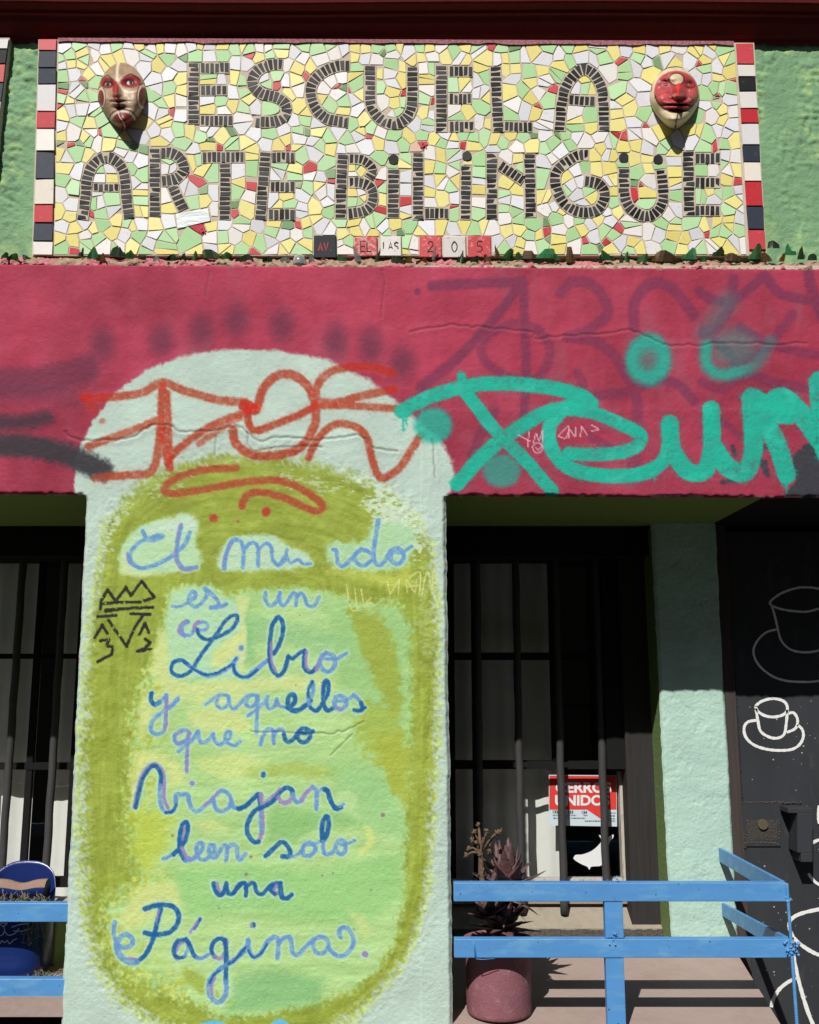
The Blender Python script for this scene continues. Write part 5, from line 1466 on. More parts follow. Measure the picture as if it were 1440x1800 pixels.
def hA(u, v):
    h = .030 * gs(u, v, -.24, -.14, .13, .30) * sm(-.55, -.1, v) + .012 * gs(u, v, -.26, -.04, .18, .08)     # nose
    h += .010 * gs(u, v, -.24, -.55, .7, .22) - .020 * gs(u, v, -.58, -.36, .22, .11) - .020 * gs(u, v, .32, -.40, .24, .11)
    h += .013 * gs(u, v, -.58, -.36, .12, .07) + .013 * gs(u, v, .32, -.40, .13, .07)
    h += .010 * gs(u, v, .55, .0, .25, .3) + .008 * gs(u, v, -.75, .05, .16, .25)
    h += .013 * gs(u, v, -.20, .09, .30, .05) - .004 * gs(u, v, -.18, .155, .40, .03) + .012 * gs(u, v, -.16, .22, .26, .05)
    h += -.010 * gs(u, v, -.05, .36, .3, .06) + .022 * gs(u, v, .02, .72, .38, .22)
    return h * .95
def lay2(c, cc, a):
    a = np.clip(a, 0, 1)[..., None]
    return c * (1 - a) + np.array(cc, float) * a
def el(u, v, cu, cv, ru, rv, s=.12):
    return 1 - sm(1 - s, 1 + s, np.hypot((u - cu) / ru, (v - cv) / rv))
def ring(u, v, cu, cv, ru, rv, w):
    d = np.hypot((u - cu) / ru, (v - cv) / rv)
    return 1 - sm(w * .6, w * 1.3, np.abs(d - 1))
def lnr(u, v, pts, w):
    f = u.ravel() * 100, v.ravel() * 130
    d = seg_dist(f[0], f[1], spline([(a * 100, b * 130) for a, b in pts], 5), 30).reshape(u.shape)
    return 1 - sm(w * .6, w * 1.4, d)
RED_, CREAM, TAN, DARK, BRICK = (150, 36, 42), (206, 192, 172), (164, 138, 110), (36, 26, 26), (118, 34, 38)
def cA(u, v, r):
    c = np.zeros(u.shape + (3,)) + TAN
    n = (fbm(u * 40 + 90, v * 50 + 90, 9, 3, 3) - .5) * 30
    c = c + n[..., None]
    c = lay2(c, RED_, el(u, v, -.60, -.40, .30, .17) * .95)
    c = lay2(c, RED_, el(u, v, .34, -.44, .42, .19) * .95)
    c = lay2(c, RED_, el(u, v, -.27, -.22, .13, .22) * .95); c = lay2(c, RED_, el(u, v, -.27, -.03, .12, .10))
    c = lay2(c, TAN, el(u, v, -.58, -.33, .17, .06) * .6)
    for eu, ev in ((-.58, -.36), (.32, -.40)):
        c = lay2(c, (176, 168, 152), el(u, v, eu, ev, .13, .052))
        c = lay2(c, (30, 34, 32), el(u, v, eu + .01, ev, .075, .06))
        c = lay2(c, (90, 18, 24), ring(u, v, eu, ev, .16, .08, .25) * .8)
        c = lay2(c, DARK, lnr(u, v, [(eu - .2, ev + .03), (eu - .08, ev - .07), (eu + .08, ev - .07), (eu + .2, ev + .02)], 2.2))
        c = lay2(c, (120, 24, 30), lnr(u, v, [(eu - .17, ev + .05), (eu, ev + .085), (eu + .17, ev + .04)], 1.8))
    c = lay2(c, DARK, lnr(u, v, [(-.85, -.5), (-.6, -.62), (-.4, -.5)], 2.0)); c = lay2(c, DARK, lnr(u, v, [(.05, -.55), (.35, -.66), (.7, -.5)], 2.0))
    c = lay2(c, (128, 104, 84), sm(.55, .72, fbm(u * 60 + 50, v * 70 + 50, 16, 8, 4)) * .5)
    c = lay2(c, CREAM, lnr(u, v, [(-.16, -1), (-.20, -.8), (-.22, -.5)], 5.5))
    c = lay2(c, CREAM, lnr(u, v, [(-.10, -.35), (.05, -.18), (.35, -.12), (.7, -.2)], 2.6))
    for cu, cv, ru, rv in ((.84, .02, .20, .34), (-.86, .06, .14, .30)):
        c = lay2(c, BRICK, el(u, v, cu, cv, ru, rv)); c = lay2(c, CREAM, ring(u, v, cu, cv, ru, rv, .14)); c = lay2(c, DARK, ring(u, v, cu, cv, ru * 1.25, rv * 1.15, .05))
    c = lay2(c, DARK, el(u, v, -.33, .02, .05, .03) + el(u, v, -.18, .02, .05, .03))
    c = lay2(c, (172, 40, 50), el(u, v, -.23, .06, .10, .06)); c = lay2(c, (160, 34, 44), lnr(u, v, [(-.18, .22), (-.15, .40)], 5)); c = lay2(c, DARK, lnr(u, v, [(-.12, .24), (-.09, .42)], 1.3))
    c = lay2(c, (120, 92, 80), lnr(u, v, [(-.62, .24), (-.42, .14), (-.22, .155), (.05, .15), (.30, .22)], 2.2))
    c = lay2(c, CREAM, ring(u, v, .02, .74, .48, .29, .09) * (v < .72)); c = lay2(c, DARK, ring(u, v, .02, .72, .56, .335, .05) * (v < .7))
    c = lay2(c, BRICK, el(u, v, .02, .74, .42, .25)); c = lay2(c, CREAM, lnr(u, v, [(-.16, .5), (-.1, .62), (.06, .8), (.12, .99)], 1.8)); c = lay2(c, DARK, lnr(u, v, [(-.1, .45), (-.03, .62), (.12, .8), (.18, .99)], 1.4))
    c = lay2(c, DARK, lnr(u, v, [(.28, .5), (.45, .7), (.5, .86)], 1.4))
    return c
mask('face_mask', 215, 169, 43.5, 59, 'tan face mask with open eyes and a red ball chin, left end of the mosaic', hA, cA, chin=.60, lean=.02)
def hB(u, v):
    h = .046 * gs(u, v, .16, -.20, .15, .26) * sm(-.62, -.2, v) + .022 * gs(u, v, .16, -.03, .24, .08)
    h += .012 * gs(u, v, .1, -.66, .5, .2) - .016 * gs(u, v, -.38, -.42, .24, .13) - .016 * gs(u, v, .62, -.36, .2, .13)
    h += .010 * gs(u, v, -.38, -.41, .17, .055) + .010 * gs(u, v, .60, -.35, .15, .055)
    h += .014 * gs(u, v, -.5, .02, .3, .2) + .014 * gs(u, v, .68, .02, .2, .2)
    h += .019 * gs(u, v, .10, .17, .36, .05) - .012 * gs(u, v, .12, .235, .42, .024) + .016 * gs(u, v, .10, .31, .30, .05)
    h += -.008 * gs(u, v, .1, .42, .4, .05) + .024 * gs(u, v, -.0, .70, .45, .22)
    return h * 1.3
def cB(u, v, r):
    cr = np.array((206, 190, 156), float)
    n = (fbm(u * 40 + 190, v * 50 + 90, 9, 5, 3) - .5) * 50
    c = np.zeros(u.shape + (3,)) + cr + n[..., None]
    red = el(u, v, .07, -.18, .88, .66, .05 + .0) * (1 - .0 * r)
    c = lay2(c, (172, 62, 66), red)
    c = lay2(c, (200, 104, 100), red * (gs(u, v, -.5, -.05, .22, .2) + gs(u, v, .62, -.02, .2, .2)) * .5)
    c = lay2(c, (96, 30, 36), red * (gs(u, v, -.12, -.05, .10, .18) + gs(u, v, .42, -.05, .10, .18)) * .55)  # relief shade either side of the nose, put into the red
    c = lay2(c, (138, 44, 50), red * sm(.5, .72, fbm(u * 60 + 50, v * 70 + 50, 14, 9, 4)) * .6)
    c = lay2(c, (206, 170, 140), red * sm(.66, .74, fbm(u * 60 + 10, v * 70 + 50, 9, 19, 4)) * .6)
    c = lay2(c, (206, 92, 96), red * gs(u, v, -.4, .05, .3, .3) * .6)
    c = lay2(c, (204, 186, 152), el(u, v, .08, -.58, .27, .17)); c = lay2(c, DARK, ring(u, v, .08, -.58, .30, .19, .07))
    c = lay2(c, (140, 112, 88), el(u, v, .0, -.52, .10, .07) * .6)
    c = lay2(c, (196, 40, 46), el(u, v, .17, -.25, .14, .20))
    for eu, ev, wd in ((-.38, -.40, .26), (.62, -.35, .18)):
        c = lay2(c, (84, 22, 28), lnr(u, v, [(eu - wd, ev - .01), (eu, ev + .05), (eu + wd, ev - .02)], 2.0)); c = lay2(c, (120, 34, 40), lnr(u, v, [(eu - wd, ev - .06), (eu, ev - .03), (eu + wd, ev - .07)], 1.2))
    c = lay2(c, (128, 26, 32), lnr(u, v, [(-.30, .25), (-.1, .21), (.1, .235), (.3, .22), (.46, .27)], 2.2))
    c = lay2(c, (60, 16, 20), el(u, v, .08, .0, .05, .03) + el(u, v, .27, .0, .05, .03))
    c = lay2(c, DARK, ring(u, v, .08, -.20, .88, .68, .030) * (v > -.1)); c = lay2(c, DARK, ring(u, v, .05, -.25, .98, .72, .022) * (v < -.2))
    c = lay2(c, DARK, lnr(u, v, [(.10, .34), (.12, .55), (.06, .8), (.02, .99)], 2.4))
    c = lay2(c, (110, 60, 56), lnr(u, v, [(-.85, .05), (-.5, -.12), (-.2, -.18)], 1.2)); c = lay2(c, (110, 60, 56), lnr(u, v, [(.45, -.05), (.7, .02), (.9, 0)], 1.2))
    return c
mask('face_mask', 1186, 171, 44, 55.5, 'cream face mask with red painted cheeks and closed eyes, right end of the mosaic', hB, cB, chin=.66, lean=-.01)

# ------------------------------------------------------------------ mortar ridge with broken bottle glass
RIDGE = empty('glass_topped_ridge', P(700, 462, .02), 'crumbly pinkish mortar ridge set with broken bottle glass below the mosaic', 'mortar ridge')
rx_ = np.arange(-60, 1502, 2.2)
ss = np.linspace(0, 1, 16)
X, S_ = np.meshgrid(rx_, ss, indexing='xy')
X = X.astype(float)
base = 462 + 9 * np.clip(X / 1440, 0, 1)
hh = 9 + 9 * fbm(X, X * 0, 34, 201, 4)
py_r = base + 4 + (fbm(X, X * 0 + 9, 11, 205, 4) - .5) * 9 - S_ ** .7 * hh
Yr = .002 + S_ ** 2.0 * .065
bump = (fbm(X, S_ * 34, 8, 202, 4) - .5) * .034 + (fbm(X, S_ * 30, 20, 203, 2) - .5) * .018
V = Pn(X, py_r, Yr); V[..., 1] -= bump * np.sin(np.pi * np.clip(S_ * .9 + .1, 0, 1)); V[..., 2] += (fbm(X, S_ * 40, 7, 204, 3) - .5) * .014
t = sm(.40, .6, fbm(X, S_ * 20, 26, 206, 3))[..., None]
c = np.array((160, 136, 114)) * (1 - t) + np.array((188, 116, 120)) * t + (fbm(X, S_ * 40, 5, 207, 3)[..., None] - .5) * 60
c = c * (1 - .0 * S_[..., None])
link('mortar', grid_mesh('mortar', V, lin_n(c) / KA), RIDGE, [M['rough_paint']])
def glassy(name, rgb, tr=.75):
    m = mat(name, rgb, .07, spec=.5)
    b = m.node_tree.nodes['Principled BSDF']
    b.inputs['Transmission Weight'].default_value = tr
    b.inputs['IOR'].default_value = 1.48
    return m
GM = {'g': glassy('green_bottle_glass', (.03, .12, .03, 1), .5), 'b': glassy('brown_bottle_glass', (.11, .06, .018, 1), .45), 'd': glassy('dark_olive_bottle_glass', (.022, .042, .014, 1), .35), 'e': glassy('emerald_bottle_glass', (.05, .24, .10, 1), .55), 'c': glassy('clear_grey_glass', (.35, .38, .36, 1), .7)}
SH = '''8,443,16,12,d 22,446,26,10,g 48,448,22,8,d 142,436,12,18,d 163,437,24,26,g 178,446,20,14,b 206,434,34,22,d 228,441,26,16,g 250,447,18,9,d 275,449,14,9,c 300,447,22,10,d 322,446,14,14,d 343,444,10,16,g 372,440,40,16,d 398,445,24,14,g 430,447,40,12,d 470,449,22,9,d 502,449,22,9,c 548,448,12,16,c 566,450,14,14,b 602,447,20,10,g 630,440,14,30,c 662,441,9,30,d 700,449,30,12,d 716,451,18,10,b 741,452,24,14,b 762,436,7,34,c 808,444,14,24,d 838,450,26,10,d 856,445,16,18,b 876,434,10,28,b 892,440,22,18,g 912,444,14,12,g 930,441,30,16,b 958,439,38,18,e 980,446,14,10,g 1003,440,20,34,b 1056,448,9,18,d 1070,442,26,20,g 1092,446,8,16,d 1102,442,12,22,g 1128,448,22,14,g 1166,444,50,20,b 1212,440,34,20,e 1236,448,16,12,g 1262,434,26,22,d 1288,446,34,12,b 1326,436,26,30,g 1348,446,24,16,b 1360,424,26,12,d 1374,446,12,16,b 1390,432,24,22,e 1408,438,16,26,d 1428,446,20,10,d'''.split()
for s_ in SH:
    cx, cy, w, h, k = s_.split(',')
    cx, cy, w, h = float(cx), float(cy) + 2.5, float(w) * .85, float(h) * .8
    Y0 = random.uniform(.006, .026)
    bot = cy + h / 2 + 5
    # a piece of curved bottle wall with a jagged top
    n = random.choice([6, 7, 8, 9])
    cols = np.sort(np.r_[-.5, .5, np.random.RandomState(int(cx)).uniform(-.46, .46, n - 2)])
    pk = random.uniform(-.4, .4)
    prof = [max(.12, 1 - abs(q - pk) * random.uniform(.9, 2.0) - random.uniform(0, .28)) for q in cols]
    if random.random() < .4: prof = [max(.15, .95 - (q - pk) ** 2 * 2.4 + random.uniform(-.05, .05)) for q in cols]
    Rc = random.choice([1, 1, -1]) * random.uniform(.5, 1.3)
    lean = random.uniform(-.35, .30); skew = random.uniform(-.25, .25)
    wm = w / 460.0
    vs = []
    for th_ in (0, .0032):
        for q, hh in zip(cols, prof):
            top_y = cy + h / 2 - h * hh
            for k in range(4):
                t = k / 3
                yy = bot + (top_y - bot) * t
                dep = Rc * wm * q * q * 1.6 + lean * (bot - yy) / 460.0
                x_, y_, z_ = P(cx + q * w * (1 - .12 * t) + skew * (bot - yy), yy, Y0 + dep + th_)
                vs.append((x_, y_, z_))
    m_ = n * 4
    fs = []
    for i in range(n - 1):
        for k in range(3):
            a_ = i * 4 + k
            fs.append((a_, a_ + 4, a_ + 5, a_ + 1)); fs.append((m_ + a_ + 1, m_ + a_ + 5, m_ + a_ + 4, m_ + a_))
        fs.append((i * 4 + 3, i * 4 + 7, m_ + i * 4 + 7, m_ + i * 4 + 3)); fs.append((m_ + i * 4, m_ + i * 4 + 4, i * 4 + 4, i * 4))
    for k in range(3):
        fs.append((k, k + 1, m_ + k + 1, m_ + k)); e_ = (n - 1) * 4 + k
        fs.append((m_ + e_, m_ + e_ + 1, e_ + 1, e_))
    mb = MB(); mb.add(vs, fs)
    mb.build('glass_shard', GM[s_.split(',')[4]], RIDGE, origin=P(cx, bot, Y0))
# upturned bottle base
mb = MB()
cx, cy, cz = P(526, 456, .01)
mb.lathe([(.001, cz + .022), (.012, cz + .021), (.019, cz + .015), (.024, cz + .004), (.026, cz - .012), (.026, cz - .02)], cx, cy + .01, 24)
mb.build('bottle_base', glassy('grey_bottle_base', (.30, .32, .31, 1), .4), RIDGE)
# ------------------------------------------------------------------ room behind the windows
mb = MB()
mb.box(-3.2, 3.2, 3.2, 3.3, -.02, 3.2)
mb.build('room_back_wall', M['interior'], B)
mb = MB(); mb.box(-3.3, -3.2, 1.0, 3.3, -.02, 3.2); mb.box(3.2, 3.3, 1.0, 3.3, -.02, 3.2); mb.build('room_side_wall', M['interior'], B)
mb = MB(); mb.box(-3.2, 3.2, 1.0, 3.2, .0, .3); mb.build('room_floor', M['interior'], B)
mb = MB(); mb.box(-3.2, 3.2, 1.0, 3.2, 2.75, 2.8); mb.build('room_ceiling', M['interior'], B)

def pbox(mb, x0, x1, y0, y1, Y, th, mi=0):
    """flat-faced bar seen at pixels x0..x1, y0..y1 on plane Y, th deep"""
    f = [P(x0, y1, Y), P(x1, y1, Y), P(x1, y0, Y), P(x0, y0, Y)]
    b = [(p[0], p[1] + th, p[2]) for p in f]
    return mb.add(f + b, [(0, 1, 2, 3), (7, 6, 5, 4), (0, 4, 5, 1), (1, 5, 6, 2), (2, 6, 7, 3), (3, 7, 4, 0)], mi)
def vx(x, y, ref=1400.0):
    """pixel column of an upright that passes x at row ref"""
    X0 = P(x, ref, YW)[0]
    lo, hi = -400.0, 1900.0
    for _ in range(40):
        mid = (lo + hi) / 2
        if P(mid, y, YW)[0] < X0: lo = mid
        else: hi = mid
    return lo
def upright(mb, xa, xb, y0, y1, Y, th, ref=1400.0):
    a, b_ = P(xa, ref, Y)[0], P(xb, ref, Y)[0]
    z0_, z1_ = P(xa, y1, Y)[2], P(xa, y0, Y)[2]
    mb.box(a, b_, Y, Y + th, z0_, z1_)
def level(mb, xa, xb, y0, y1, Y, th, ref=None):
    ym = (y0 + y1) / 2
    a, b_ = P(xa, ym, Y)[0], P(xb, ym, Y)[0]
    mb.box(a, b_, Y, Y + th, P(xa, y1, Y)[2], P(xa, y0, Y)[2])

# right window
W1 = empty('window', P(950, 1560, YW), None); W1.parent = B
mb = MB(); mb.box(.14, 1.31, YP + .075, 1.0, P(900, 977, YP + .075)[2], zs + .03); mb.build('window_head', M['black_matt'], B)
mb = MB(); mb.box(-2.6, -1.08, YP + .075, 1.0, P(100, 977, YP + .075)[2], zs + .03); mb.build('window_head', M['black_matt'], B)
mb = MB(); upright(mb, 1103, 1152, 930, 1640, YP + .17, .12); mb.build('window_post', M['dark_wood'], B, label='dark stained wooden post beside the mint pilaster')
mb = MB(); upright(mb, 1070, 1106, 940, 1352, YP + .19, .06); mb.build('window_post', M['black_matt'], B)
fr = MB()
level(fr, 775, 1100, 1147, 1160, YW, .03)
level(fr, 775, 1100, 1337, 1352, YW, .03)
upright(fr, 780, 801, 960, 1560, YW + .002, .034)
upright(fr, 974, 989, 960, 1337, YW - .004, .04)
upright(fr, 832, 846, 960, 1560, YW + .004, .026)
fr.build('window_frame', M['black_matt'], W1)
fr = MB(); level(fr, 980, 1086, 1238, 1246, YW + .004, .02); fr.build('glazing_bar', M['black_matt'], W1)
mb = MB(); upright(mb, 1090, 1101, 1356, 1548, YW - .02, .05); mb.build('window_stile', M['weathered'], W1, label='weathered stile with flaking white paint')
mb = MB(); level(mb, 795, 1101, 1546, 1562, YW - .022, .06); mb.build('bottom_rail', M['weathered'], W1)
mb = MB(); level(mb, 795, 1135, 1563, 1589, YW - .03, .06); mb.build('threshold', mat('grey_threshold_plaster', col(150, 140, 132), .85, bump=.3), W1)
mb = MB()
a = P(781, 1560, YW + .03); b_ = P(1095, 960, YW + .03)
mb.add([(a[0], YW + .016, a[2]), (b_[0], YW + .016, a[2]), (b_[0], YW + .016, b_[2]), (a[0], YW + .016, b_[2])], [(0, 1, 2, 3)])
mb.build('pane', M['pane'], W1)
# left window
W2 = empty('window', P(40, 1560, YW), None); W2.parent = B
fr = MB()
level(fr, -60, 170, 1149, 1158, YW, .03)
level(fr, -60, 170, 1341, 1353, YW, .03)
level(fr, -60, 170, 1542, 1560, YW, .03)
upright(fr, 42, 53, 960, 1560, YW + .004, .026)
upright(fr, 120, 170, 960, 1560, YW + .002, .034)
fr.build('window_frame', M['black_matt'], W2)
mb = MB()
a = P(-60, 1560, YW + .03); b_ = P(170, 960, YW + .03)
mb.add([(a[0] - .3, YW + .016, a[2]), (b_[0], YW + .016, a[2]), (b_[0], YW + .016, b_[2]), (a[0] - .3, YW + .016, b_[2])], [(0, 1, 2, 3)])
mb.build('pane', M['pane'], W2)
# security bars
def bar(xc, ya, yb, r=.0165, tip=False):
    X0 = P(xc, 1400, YB)[0]
    za, zb = P(xc, ya, YB)[2], P(xc, yb, YB)[2]
    mb = MB()
    pts = []
    n = 40
    for i in range(n + 1):
        t = i / n
        pts.append((X0 + .0012 * math.sin(t * 37 + xc), YB + .001 * math.sin(t * 23), za + (zb - za) * t))
    mb.tube(pts, [r * (1 + random.uniform(-.035, .035)) for _ in pts], 14)
    mb.build('security_bar', M['bar_iron'], B, origin=(X0, YB, zb))
for xc, yb in [(843, 1600), (914, 1604), (987, 1606), (1061, 1600)]:
    bar(xc, 950, yb)
for xc in (-62, 12, 89): bar(xc, 950, 1560)
mb = MB()
level(mb, 795, 1106, 1149, 1158, YB - .004, .008); level(mb, 795, 1106, 1340, 1349, YB - .004, .008)
mb.build('bar_strap', M['black_matt'], B)
# blinds inside
def blind(xa, xb, y0, y1, Y, folds, label):
    a, b_ = P(xa, 1400, Y)[0], P(xb, 1400, Y)[0]
    za, zb = P(xa, y0, Y)[2], P(xa, y1, Y)[2]
    n = 80
    vs = []
    for z in np.linspace(zb, za, 16):
        for i in range(n + 1):
            t = i / n
            w = .006 * math.sin(t * folds + z * 1.3) + .003 * math.sin(t * folds * 2.3 + 1)
            vs.append((a + (b_ - a) * t, Y + w, z))
    mb = MB()
    mb.add(vs, [(r * (n + 1) + i, r * (n + 1) + i + 1, (r + 1) * (n + 1) + i + 1, (r + 1) * (n + 1) + i) for r in range(15) for i in range(n)], 0, True)
    mb.build('blind', M['curtain'], None, origin=(a, Y, zb), label=label, cat='blind')
blind(770, 983, 940, 1575, 1.06, 17, 'pale cloth blind hanging inside the right barred window')
blind(-120, 57, 940, 1575, 1.05, 13, 'pale cloth blind inside the left window, its left half')
blind(82, 190, 940, 1575, 1.07, 11, 'pale cloth blind inside the left window, nearer the painted pillar')

# whale sticker and notice on the glass
def flat_poly(name, pts, Y, m, parent=None, **kw):
    mb = MB()
    mb.add([P(x, y, Y) for x, y in pts] + [P(x, y, Y + .0008) for x, y in pts], [tuple(range(len(pts))), tuple(range(2 * len(pts) - 1, len(pts) - 1, -1))])
    return mb.build(name, m, parent, **kw)
M['paper_white'] = mat('printed_white', col(232, 234, 238), .5)
M['paper_red'] = mat('printed_red', col(222, 62, 56), .5)
M['paper_blue'] = mat('printed_pale_blue', col(206, 222, 232), .5)
M['paper_ink'] = mat('printed_black', col(50, 50, 50), .6)
whale = [(1008, 1509), (1012, 1503), (1024, 1502), (1040, 1496), (1052, 1486), (1057, 1478), (1054, 1470), (1053, 1468), (1061, 1470), (1068, 1472), (1078, 1467), (1078, 1473), (1072, 1480), (1070, 1492), (1068, 1504), (1062, 1516), (1056, 1522), (1046, 1523), (1039, 1524), (1036, 1529), (1033, 1524), (1022, 1519), (1012, 1513)]
YN = YW + .010
flat_poly('whale_sticker', spline(whale + whale[:1], 4)[:-1].tolist(), YN, M['paper_white'], None, origin=P(1040, 1524, YN), label='white whale shaped sticker on the window glass below the red notice', cat='sticker')
N = empty('window_notice', P(1025, 1452, YN), 'red and white printed notice reading CERROS UNIDOS on the window glass', 'notice')
flat_poly('sheet', [(965, 1451), (1085, 1453), (1084, 1363), (965, 1362)], YN, M['paper_blue'], N)
flat_poly('red_field', [(966, 1423), (1032, 1423), (1056, 1439), (1056, 1423), (1084, 1423), (1083, 1364.5), (966, 1363.5)], YN - .0012, M['paper_red'], N)
def text_obj(txt, px, py_base, height_px, Y, m, parent, name, offset=0.0, width_px=None, extrude=.0003):
    cu = bpy.data.curves.new(name, 'FONT')
    cu.body = txt
    cu.size = 1.0
    cu.offset = offset
    cu.resolution_u = 4
    tmp = bpy.data.objects.new(name + '_tmp', cu)
    C.objects.link(tmp)
    dg = bpy.context.evaluated_depsgraph_get()
    me = bpy.data.meshes.new_from_object(tmp.evaluated_get(dg))
    bpy.data.objects.remove(tmp)
    co = np.array([v.co[:] for v in me.vertices])
    x0, x1 = co[:, 0].min(), co[:, 0].max()
    y0, y1 = co[:, 1].min(), co[:, 1].max()
    s = height_px / (y1 - y0)
    sx = (width_px / (x1 - x0)) if width_px else s
    for v in me.vertices:
        v.co = P(px + (v.co[0] - x0) * sx, py_base - (v.co[1] - y0) * s, Y)
    me.materials.clear()
    return link(name, me, parent, [m])
text_obj('CERROS', 977, 1394, 19, YN - .0024, M['paper_white'], N, 'headline', .035, 98)
text_obj('UNIDOS', 976, 1416.5, 19, YN - .0024, M['paper_white'], N, 'headline', .035, 96)
text_obj('132', 972, 1429.5, 5.2, YN - .0024, M['paper_ink'], N, 'phone_number', .02)
text_obj('133', 999, 1430, 5.2, YN - .0024, M['paper_ink'], N, 'phone_number', .02)
text_obj('134', 1023, 1430.5, 5.2, YN - .0024, M['paper_ink'], N, 'phone_number', .02)
mb = MB()
for (xa, xb, y) in [(972, 984, 1433), (997, 1013, 1433), (1026, 1033, 1433), (973, 1029, 1438), (1066, 1082, 1429), (1064, 1081, 1434), (1066, 1082, 1439), (1028, 1082, 1443)]:
    x = xa
    while x < xb:
        w = random.uniform(1.5, 4)
        ribbon(mb, [(x, y), (min(x + w, xb), y)], .55, YN - .0020, n=2)
        x += w + 1
mb.build('small_print', M['paper_ink'], N)

# ------------------------------------------------------------------ black door with chalk-white cups
YD = YP + .02
D = empty('cafe_door', (1.75, YD, 0), None); D.parent = B
D['label'] = 'black steel door painted with white coffee cups'
mb = MB()
q = [(1299.5, 1700), (1520, 1700), (1520, 930), (1282, 930)]
a = [P(x, y, YD) for x, y in q]
xL = P(1306, 1450, YD)[0]
mb.box(xL, 2.35, YD, YD + .04, .02, zs - .03); mb.build('leaf', M['black_paint'], D)
mb = MB(); mb.box(P(1288, 1450, YP)[0], xL - .004, YP + .005, YP + .06, .02, zs - .002); mb.build('door_post', M['brown_wood'], D)
mb = MB(); mb.box(XD, 2.4, YP + .03, YP + .06, zs - .028, zs); mb.build('door_head', M['black_matt'], D)
# welded bead along the edge of the leaf
mb = MB()
z = 1.0
while z < 1.62:
    r = random.uniform(.0022, .004)
    mb.box(xL + .002, xL + .002 + r * 1.6, YD - r, YD + .001, z, z + r * 1.8)
    z += random.uniform(.006, .012)
mb.build('weld_bead', M['black_paint'], D, kind='stuff')
ZD = (1080, 840, 3.75); ZE = (1080, 1320, 3.75)
def cup(strokes, hw, name='painted_cup', lab=None):
    mb = MB()
    for st in strokes:
        ribbon(mb, st, hw, YD, n=8, thick=.0015)
    o = mb.build(name, M['white_line'], D)
    if lab: o['label'] = lab
cup([Z(*ZD, p) for p in [[(1350,862),(1270,882),(1200,880),(1100,865),(1035,838),(1032,812),(1100,762),(1200,727),(1280,722),(1370,735),(1460,762),(1510,800),(1500,838),(1440,860),(1350,870)],
     [(1036,840),(1056,900),(1075,980),(1100,1070),(1160,1130),(1250,1150),(1350,1138),(1430,1100),(1470,1020),(1500,880),(1510,810)],
     [(1075,998),(1000,1020),(940,1080),(918,1150),(950,1230),(1030,1300),(1120,1335),(1230,1345),(1350,1338),(1480,1290),(1560,1220),(1570,1140),(1540,1060),(1490,1020)],
     [(1490,880),(1550,880),(1580,930),(1540,1000),(1470,1040)]]], 1.9, lab='large white outline of a cup and saucer, top of the door')
cup([Z(*ZD, p) for p in [[(930,1505),(975,1472),(1050,1455),(1120,1475),(1142,1520),(1120,1558),(1060,1576),(1000,1570),(950,1542),(930,1505)],
     [(934,1520),(947,1600),(965,1670),(1020,1708),(1075,1716),(1120,1690),(1134,1620),(1142,1530)],[(1145,1555),(1180,1548),(1205,1580),(1208,1620),(1190,1655),(1138,1678)],
     [(938,1598),(880,1610),(856,1650),(868,1710),(920,1760),(1000,1788),(1090,1797),(1170,1790),(1220,1760),(1246,1710),(1240,1660),(1208,1628)]]], 2.4, lab='small white outline of a cup and saucer on the lit part of the door')
cup([Z(*ZE, p) for p in [[(1380,1038),(1240,1070),(1170,1108),(1155,1165),(1190,1240),(1270,1305),(1350,1345),(1420,1350)],[(1172,1230),(1182,1350),(1220,1530),(1270,1700),(1312,1805),(1350,1860)],
     [(1202,1500),(1150,1522),(1090,1570),(1050,1635),(1035,1690)]]], 3.2, lab='large white outline of a cup at the foot of the door')
for p_ in ([(1400,580),(1340,590),(1285,625),(1258,685)],[(1280,808),(1310,850),(1350,880),(1400,890)],[(1352,360),(1345,420),(1352,480)]):
    cup([Z(*ZE, p_)], 2.6)
# lock plate, slot, latch box
lp = MB(); pbox(lp, 1305, 1373, 1409, 1488, YD - .006, .005); lo = lp.build('lock_plate', M['black_paint'], D, bevel=.001)
mb = MB(); pbox(mb, 1316, 1367, 1441, 1477, YD - .0065, .004); mb.build('keyhole_recess', mat('rubbed_dark_metal', col(72, 68, 64), .6, metal=.3, var=.3, vscale=90, bump=.4), lo)
mb = MB()
c0 = P(1341, 1449, YD - .009)
mb.tube([(c0[0], YD - .016, c0[2]), (c0[0], YD - .006, c0[2])], .020, 20); mb.build('lock_cylinder', mat('worn_brass', (.20, .17, .12, 1), .45, metal=.6, var=.2), lo)
mb = MB()
for (x0_, y0_, x1_, y1_) in [(1306, 1411, 1380, 1410), (1315, 1440, 1313, 1484), (1313, 1480, 1370, 1483), (1369, 1440, 1371, 1476), (1300, 1425, 1312, 1492), (1372, 1412, 1408, 1411)]:
    nn = int(math.hypot(x1_ - x0_, y1_ - y0_) / 1.6)
    for i in range(nn):
        t = i / nn
        c_ = P(x0_ + (x1_ - x0_) * t + random.uniform(-1.4, 1.4), y0_ + (y1_ - y0_) * t + random.uniform(-1.4, 1.4), YD - .006)
        rr = random.uniform(.0012, .0036)
        mb.lathe([(.0003, c_[2] + rr), (rr * .8, c_[2] + rr * .5), (rr, c_[2]), (rr * .8, c_[2] - rr * .5), (.0003, c_[2] - rr)], c_[0], c_[1], 6)
mb.build('weld_seam', mat('rusty_bare_weld', col(92, 82, 75), .8, var=.6, vscale=120, bump=.8, bscale=200), lo, kind='stuff')
bxm = MB()
yb0, yb1 = 1420, 1498
